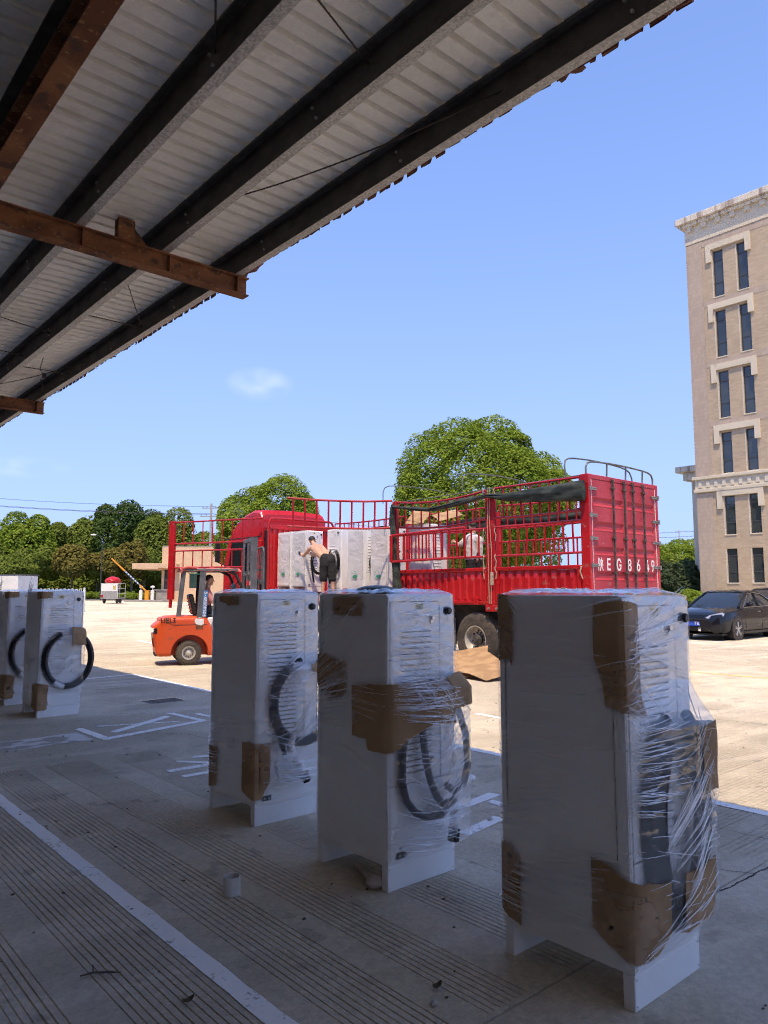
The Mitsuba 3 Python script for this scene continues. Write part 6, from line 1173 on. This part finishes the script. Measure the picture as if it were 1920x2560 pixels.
for y in (-.06, -.02, .05): m.tube([[1.410, y, 2.7], [1.450, y - .01, 2.2], [1.430, y + .02, 1.7], [1.490, y, 1.35]], .014, 6)
fput('hydraulic_hose', m, 'm_hose', True)
fput('carriage', M().box([1.550, -.50, 1.42], [1.590, .50, 1.54], .01).box([1.550, -.50, 1.78], [1.590, .50, 1.88], .01).box([1.510, -.40, 1.40], [1.550, -.32, 1.92], .01).box([1.510, .32, 1.40], [1.550, .40, 1.92], .01), 'm_forkgrey')
bk = fput('load_backrest', M().tube([[1.610, -.58, 1.4], [1.610, -.58, 2.52], [1.610, -.53, 2.60], [1.610, -.45, 2.63], [1.610, .45, 2.63], [1.610, .53, 2.60], [1.610, .58, 2.52], [1.610, .58, 1.4]], .028, 8), 'm_forkgrey', True)
for y in (-.38, -.2, 0, .2, .38): fput(bk + '__bar', M().box([1.600, y - .015, 1.5], [1.620, y + .015, 2.61], .004), 'm_forkgrey')
fput(bk + '__cross_bar', M().box([1.625, -.56, 2.1], [1.640, .56, 2.14], .004), 'm_forkgrey')
for y in (-.28, .28): fput('fork', M().box([1.595, y - .05, 1.40], [1.635, y + .05, 1.86], .006).prism([(1.635, 1.40), (2.670, 1.40), (2.670, 1.412), (1.635, 1.44)], frame([0, y + .05, 0], [1, 0, 0], [0, 0, 1]), 0, .10), 'm_forkblack')
for z, h in ((1.86, .22), (1.410, .2)): fput('mast_label', M().box([1.322, -.475, z - .1], [1.329, -.415, z - .1 + h * .4], .0), 'm_white')
fput('lamp_cluster', M().box([1.24, -.52, 1.74], [1.30, -.42, 1.86], .02).box([1.24, .42, 1.74], [1.30, .52, 1.86], .02), 'm_redcab')
bo = thing('water_bottle', 'clear water bottle with a blue label standing on the forklift side cover', 'bottle')
put(bo + '__bottle', M().lathe([(0, 0), (.032, .002), (.034, .02), (.034, .15), (.026, .18), (.012, .205), (.012, .225), (0, .226)], n=20).xf(FT @ place(.52, -.42, 1.041)), 'm_bottle', 40); put(bo + '__label', M().lathe([(.0345, .06), (.0345, .13)], n=20).xf(FT @ place(.52, -.42, 1.041)), 'm_plateblue', 40); put(bo + '__cap', M().lathe([(.014, .215), (.014, .238), (0, .238)], n=14).xf(FT @ place(.52, -.42, 1.041)), 'm_white', 40)
scene['m_bottle'] = {'type': 'thindielectric', 'int_ior': 1.33}
# driver seated, hands on the wheel
dv = thing('person', 'forklift driver in a pink shirt seated behind the blue-lettered pillar', 'person')
W4 = lambda x, y, z: (FT @ [x - .13, y - .06, z, 1])[:3]; Wd = lambda *p: FT[:3, :3] @ np.array(p, float)
put(dv + '__body', flesh([(W4(.50, 0, 1.22), .13, W4(.53, 0, 1.55), .13), (W4(.55, 0, 1.62), .06, W4(.58, 0, 1.76), .055), (W4(.53, .17, 1.60), .055, W4(.66, .24, 1.38), .042), (W4(.66, .24, 1.38), .042, W4(.88, .13, 1.36), .03), (W4(.53, -.17, 1.60), .055, W4(.66, -.24, 1.38), .042), (W4(.66, -.24, 1.38), .042, W4(.88, -.13, 1.36), .03), (W4(.53, .17, 1.6), .06, W4(.53, -.17, 1.6), .06)], .03, 8), 'm_skin', True)
f, ey, br, ha, ht = headmesh(W4(.60, 0, 1.87), Wd(1, -.25, -.05), [0, 0, 1], 1.02); put(dv + '__head', f, 'm_skin', True); put(dv + '__eye', ey, 'm_eye', True); put(dv + '__eyebrow', br, 'm_hair'); put(dv + '__hair', ha, 'm_hair', True)
for s in (-1, 1): put(dv + '__hand', hand(W4(.88, .13 * s, 1.36), Wd(.8, -.1 * s, .2), Wd(0, 0, -1), .8, s), 'm_skin', True)
put(dv + '__shirt', cloth_mesh([(W4(.47, 0, 1.20), .165, W4(.51, 0, 1.5), .16), (W4(.53, .10, 1.58), .10, W4(.53, -.10, 1.58), .10), (W4(.53, .17, 1.60), .08, W4(.63, .23, 1.42), .066), (W4(.53, -.17, 1.60), .08, W4(.63, -.23, 1.42), .066), (W4(.54, 0, 1.62), .085, W4(.55, 0, 1.66), .07)], 8, .02), 'm_pinkshirt', True)
put(dv + '__trousers', cloth_mesh([(W4(.46, .10, 1.20), .12, W4(.86, .13, 1.18), .085), (W4(.46, -.10, 1.20), .12, W4(.86, -.13, 1.18), .085), (W4(.86, .13, 1.18), .08, W4(.98, .13, .82), .06), (W4(.86, -.13, 1.18), .08, W4(.98, -.13, .82), .06), (W4(.46, .1, 1.2), .13, W4(.46, -.1, 1.2), .13)], 9, .015), 'm_shorts', True)
for s in (-1, 1): put(dv + '__shoe', flesh([(W4(.98, .13 * s, .80), .045, W4(1.02, .13 * s, .76), .045), (W4(1.0, .13 * s, .76), .04, W4(1.0, .13 * s, .76) + Wd(.12, 0, -.01), .032)], .02, 4), 'm_shoe', True)
# ================================================================ dark saloon cars
mat('m_carpaint', grain((.005, .006, .011), (.007, .009, .015), 2, 50), .10, spec=.35, metal=.0, clearcoat=.5, clearcoat_gloss=.96)
mat('m_carglass', (.018, .024, .030), .03, spec=1.0); mat('m_chrome', (.72, .73, .75), .12, metal=1.0); mat('m_carblack', (.012, .012, .013), .45); mat('m_alloy', (.50, .50, .52), .25, metal=.85); mat('m_lamp', (.45, .47, .50), .08, spec=1.0, metal=.4)
mat('m_plate', (.03, .10, .52), .4)
def car(label, ox, oy, S=1.13):
    key = thing('parked_car', label, 'car', 'dark saloon cars parked before the office block'); before = set(scene)
    st = [(.93, .58, .30, .56, .58), (.915, .68, .24, .64, .66), (.86, .77, .20, .71, .735), (.70, .85, .18, .775, .81), (.40, .895, .18, .83, .885), (0, .905, .18, .88, .945), (-.42, .905, .18, .915, .985), (-1.3, .905, .18, .935, .97), (-2.2, .905, .18, .955, .985), (-2.9, .90, .19, .985, 1.02), (-3.35, .87, .21, 1.0, 1.045), (-3.66, .82, .24, .975, 1.01), (-3.76, .72, .32, .88, .90)]
    X = np.array([s[0] for s in st]); xi = np.linspace(X[0], X[-1], 60); ip = lambda j: np.interp(-xi, -X, [s[j] for s in st]); rows = []
    for x, w, zb, ze, zc in zip(xi, ip(1), ip(2), ip(3), ip(4)):
        half = [(w * .82, zb), (w * .95, zb + .05), (w * .985, zb + .14), (w * 1.0, zb + (ze - zb) * .55), (w * .992, zb + (ze - zb) * .78), (w * .965, ze - .035), (w * .93, ze), (w * .80, ze + (zc - ze) * .35), (w * .5, ze + (zc - ze) * .8), (0, zc)]
        rows.append([(x, -a, z) for a, z in half] + [(x, a, z) for a, z in half[-2::-1]])
    P = np.array(rows); bm = M().grid(P[:, ::-1]); [bm.raw(np.vstack([q, q.mean(0)]), [[i, i + 1, len(q)][::s] for i in range(len(q) - 1)]) for q, s in ((P[0], 1), (P[-1], -1))]; put(key + '__body', bm, 'm_carpaint', 32)
    gp = [(-.36, .955, .755), (-.75, 1.165, .70), (-1.22, 1.385, .615), (-1.45, 1.425, .60), (-1.8, 1.44, .595), (-2.2, 1.405, .585), (-2.6, 1.30, .595), (-3.12, 1.04, .66)]
    gx = np.linspace(gp[0][0], gp[-1][0], 40); gz, gw = (np.interp(-gx, [-q[0] for q in gp], [q[j] for q in gp]) for j in (1, 2)); zb = np.interp(-gx, -X, [s[3] for s in st]) - .01
    G1 = np.array([[(x, -.80, b), (x, -w, z - .03), (x, -w * .8, z), (x, 0, z + .015), (x, w * .8, z), (x, w, z - .03), (x, .80, b)] for x, z, w, b in zip(gx, gz, gw, zb)])
    put(key + '__glass', M().grid(G1[:, ::-1]), 'm_carglass', 30)
    rf = [i for i, x in enumerate(gx) if -2.42 < x < -1.2]; R1 = G1[rf][:, 1:6] + [0, 0, .006]; put(key + '__roof', M().sheet(R1[:, ::-1], .012, [0, 0, 1]), 'm_carpaint', 40)
    for s in (-1, 1):
        rail = [(x, s * (w + .004), z - .024) for x, z, w in zip(gx, gz, gw)]; put(key + '__pillar', M().tube([(rail[0][0], s * .80, .94), *rail[1:-1], (rail[-1][0], s * .76, 1.02)], .034, 8), 'm_carpaint', True)
        put(key + '__window_trim', M().tube([(-.60, s * .825, .955), (-.9, s * .765, 1.14), (-1.28, s * .655, 1.335), (-1.8, s * .635, 1.385), (-2.3, s * .65, 1.33), (-2.75, s * .745, 1.13), (-2.95, s * .82, 1.0)], .009, 6).tube([(-.60, s * .83, .945), (-1.5, s * .842, .955), (-2.95, s * .83, .99)], .008, 6), 'm_chrome', True)
        put(key + '__door_pillar', M().bar((-1.72, s * .835, .95), (-1.78, s * .632, 1.38), .07, .02, up=(0, s, 0)), 'm_carblack')
        mk = put(key + '__mirror', M().add(trimesh.creation.icosphere(3, 1.0), trimesh.transformations.compose_matrix([.09, .115, .075], None, None, [-.66, s * 1.0, 1.035])).bar((-.62, s * .85, .97), (-.64, s * .96, 1.0), .05, .03), 'm_carpaint', True)
        put(key + '__door_line', M().tube([(-.55, s * .899, .90), (-.52, s * .905, .6), (-.60, s * .897, .30)], .005, 4).tube([(-1.72, s * .90, .93), (-1.74, s * .905, .6), (-1.72, s * .897, .30)], .005, 4), 'm_seam')
        put(key + '__door_handle', M().box([-1.62, s * .90 - .012, .80], [-1.42, s * .90 + .016, .825], .008).box([-2.62, s * .90 - .012, .82], [-2.42, s * .90 + .016, .845], .008), 'm_chrome')
        put(key + '__side_skirt', M().bar((-.42, s * .875, .22), (-2.35, s * .875, .22), .06, .07, b=.02), 'm_carblack')
        hl = Polygon([(-.04, 0), (.10, .065), (.44, .115), (.50, .07), (.46, .0), (.12, -.05)]); ht_ = frame([.893, s * .40, .655], [-.42, s * .90, .10], None, nrm([.88, s * .42, .22])) if s > 0 else frame([.893, s * .40, .655], [-.42, s * .90, .10], None, nrm([-.88, .42, -.22]))
        put(key + '__headlight', M().prism(hl, ht_, -.03, .03), 'm_lamp', 30)
        put(key + '__fog_lamp', M().cyl((.82, s * .64, .38), (.875, s * .63, .38), .035, 12), 'm_lamp'); put(key + '__bumper_trim', M().tube([(.905, s * .36, .285), (.86, s * .62, .295), (.79, s * .73, .33)], .012, 6).tube([(.91, s * .48, .475), (.84, s * .70, .47)], .007, 6), 'm_chrome', True)
        put(key + '__air_intake', M().prism([(0, 0), (.22, .03), (.24, .10), (.06, .08)], frame([.895, s * .48, .345], [-.35, s * .93, 0], [0, 0, 1]), -.03, .03), 'm_carblack')
        for wx in (0, -2.735):
            put(key + '__wheel_well', M().cyl((wx, s * .60, .33), (wx, s * .913, .33), .375, 36), 'm_carblack')
            t = frame([wx, s * .922, .325], [0, 0, 1.0], None, [0, s, 0]); wk_ = nm(key + '__wheel'); put(wk_ + '__tyre', M().add(M().lathe([(.235, 0), (.27, .006), (.31, -.008), (.325, -.04), (.325, -.18), (.22, -.2)], n=44), t), 'm_tyre', 35); put(wk_ + '__rim', M().add(M().lathe([(.24, .0), (.228, .004), (.218, -.01), (.21, -.06), (.0, -.055)], n=40), t), 'm_carblack', 35)
            m = M()
            for a in range(5):
                for o in (-9, 9): q = t @ rot([0, 0, 1], a * 72 + o); m.box([.05, -.013, -.02], [.222, .013, .0], .005, q)
            m.add(M().lathe([(0, .004), (.05, .0), (.055, -.02)], n=20), t); put(wk_ + '__spokes', m, 'm_alloy')
    m = M()
    for k in range(5): m.box([.905 - .012 * k, -.40, .60 - .02 * k], [.950 - .002 * k, .40, .608 - .02 * k], .003)
    put(key + '__grille', m.box([.86, -.42, .50], [.934, .42, .625], .02), 'm_carblack'); m = M().box([.86, -.46, .27], [.924, .46, .40], .02)
    for k in range(4): m.box([.91, -.44, .29 + .03 * k], [.935, .44, .306 + .03 * k], .002)
    put(key + '__lower_grille', m, 'm_carblack'); pl_ = put(key + '__number_plate', M().box([.925, -.22, .42], [.937, .22, .56], .004), 'm_plate')
    put(pl_ + '__letters', M().add(meshkit.text_mesh('TK', .085, .003, True), frame([.938, .055, .447], [0, 1, 0], [0, 0, 1])), 'm_letter')
    put(key + '__wiper', M().bar((-.40, .1, .985), (-.55, .62, 1.03), .015, .015).bar((-.40, -.5, .985), (-.55, .02, 1.05), .015, .015), 'm_carblack')
    put(key + '__dark_floor', M().box([-3.6, -.8, .16], [.8, .8, .2]), 'm_carblack')
    put(key + '__tow_lock', M().box([.945, .18, .27], [.965, .25, .33], .008).tube([(.955, .195, .33), (.955, .195, .37), (.955, .235, .37), (.955, .235, .33)], .007, 6), 'm_letter')
    put(key + '__sun_visor_strip', M().box([-1.12, .18, 1.30], [-1.10, .52, 1.335], .0), 'm_lamp')
    t = place(ox, oy, 0, 180.0) @ np.diag([S, S, S, 1.0])
    for k in [k for k in scene if k not in before]: scene[k]['to_world'] = T4(t)
    return key
c1 = car('dark blue-black saloon parked nose out, front wheel and headlight in view', 25.02, 11.99)
c2 = thing('parked_car', 'second dark saloon, only its roof and side window showing behind the first', 'car', 'dark saloon cars parked before the office block'); copy(c1, c2, place(5.35, .55, 0.10, 0))
# ================================================================ litter on the shaded concrete
mat('m_core', grain((.50, .49, .46), (.62, .60, .57), 12, 90), .85)
def grounded(key, m, bsdf, label, cat, smooth=False): put(key, m, bsdf, smooth, label=label, cat=cat)
grounded('tape_core', M().lathe([(.041, 0), (.046, 0), (.047, .045), (.046, .095), (.041, .095), (.0405, .05), (.041, .0)], place(2.15, 3.74, .001), 40), 'm_core', 'pale cardboard tape core standing on the grooved concrete', 'tape core', 40)
mat('m_twig', (.09, .075, .06), .9); grounded('dry_twig', M().tube([[1.22, 3.385, .008], [1.27, 3.37, .012], [1.33, 3.33, .010], [1.36, 3.29, .014]], [.003, .0045, .0045, .002], 6).tube([[1.27, 3.37, .012], [1.28, 3.40, .03]], .003, 5), 'm_twig', 'thin dry twig lying left of the long white line', 'twig')
def lump(c, sc, seed, rough=.35):
    s = trimesh.creation.icosphere(3, 1.0); v = s.vertices * (1 + rough * (meshkit.fbm(s.vertices * 2.3, 4, seed) - .5))[:, None]; return M().raw(v * np.array(sc) + c, s.faces)
mat('m_pebble', grain((.30, .28, .25), (.46, .43, .38), 30, 200), .85); mat('m_rag', grain((.36, .32, .28), (.52, .46, .40), 30, 120), .9); mat('m_deadleaf', (.10, .075, .045), .8)
grounded('crumpled_glove', lump([2.80, 3.29, .035], (.06, .05, .035), 5).tube([[2.82, 3.33, .03], [2.86, 3.45, .03], [2.90, 3.58, .025]], [.03, .028, .02], 8), 'm_rag', 'crumpled pale work glove beside the plinth of the middle cabinet', 'glove', True)
for i, (x, y, s, lb) in enumerate([(2.21, 2.24, .018, 'small pale stone in front of the nearest cabinet'), (4.2, 3.67, .022, 'small dark stone on the white strokes behind the cabinets')]): grounded('stone', lump([x, y, s * .6], (s, s * .8, s * .6), 30 + i), 'm_pebble', lb, 'stone', True)
r = np.random.default_rng(12)
for i, (x, y, lb) in enumerate([(2.31, 2.32, 'curled dead leaf in front of the nearest cabinet'), (1.48, 2.9, 'dead leaf left of the white line near the bottom edge'), (4.3, 1.75, 'dead leaf on bare concrete right of the nearest cabinet')]):
    u, v = np.meshgrid(np.linspace(-1, 1, 7), np.linspace(-1, 1, 5)); w = .018 * (1 - u ** 2) ** .7 + .001; P = np.stack([x + u * .026, y + v * w * .7, .006 + .012 * u ** 2 + .010 * v ** 2], -1); grounded('dead_leaf', M().sheet(P, .001, [0, 0, 1]), 'm_deadleaf', lb, 'leaf')
m = M()
for k in range(260):
    x, y = r.uniform(.6, 9), r.uniform(1.2, 9); s = r.uniform(.002, .007) * (1 + y / 12); m.box([x - s, y - s * .7, .0], [x + s, y + s * .7, s * .8], s * .3)
put('ground__grit', m, 'm_twig', kind='stuff')
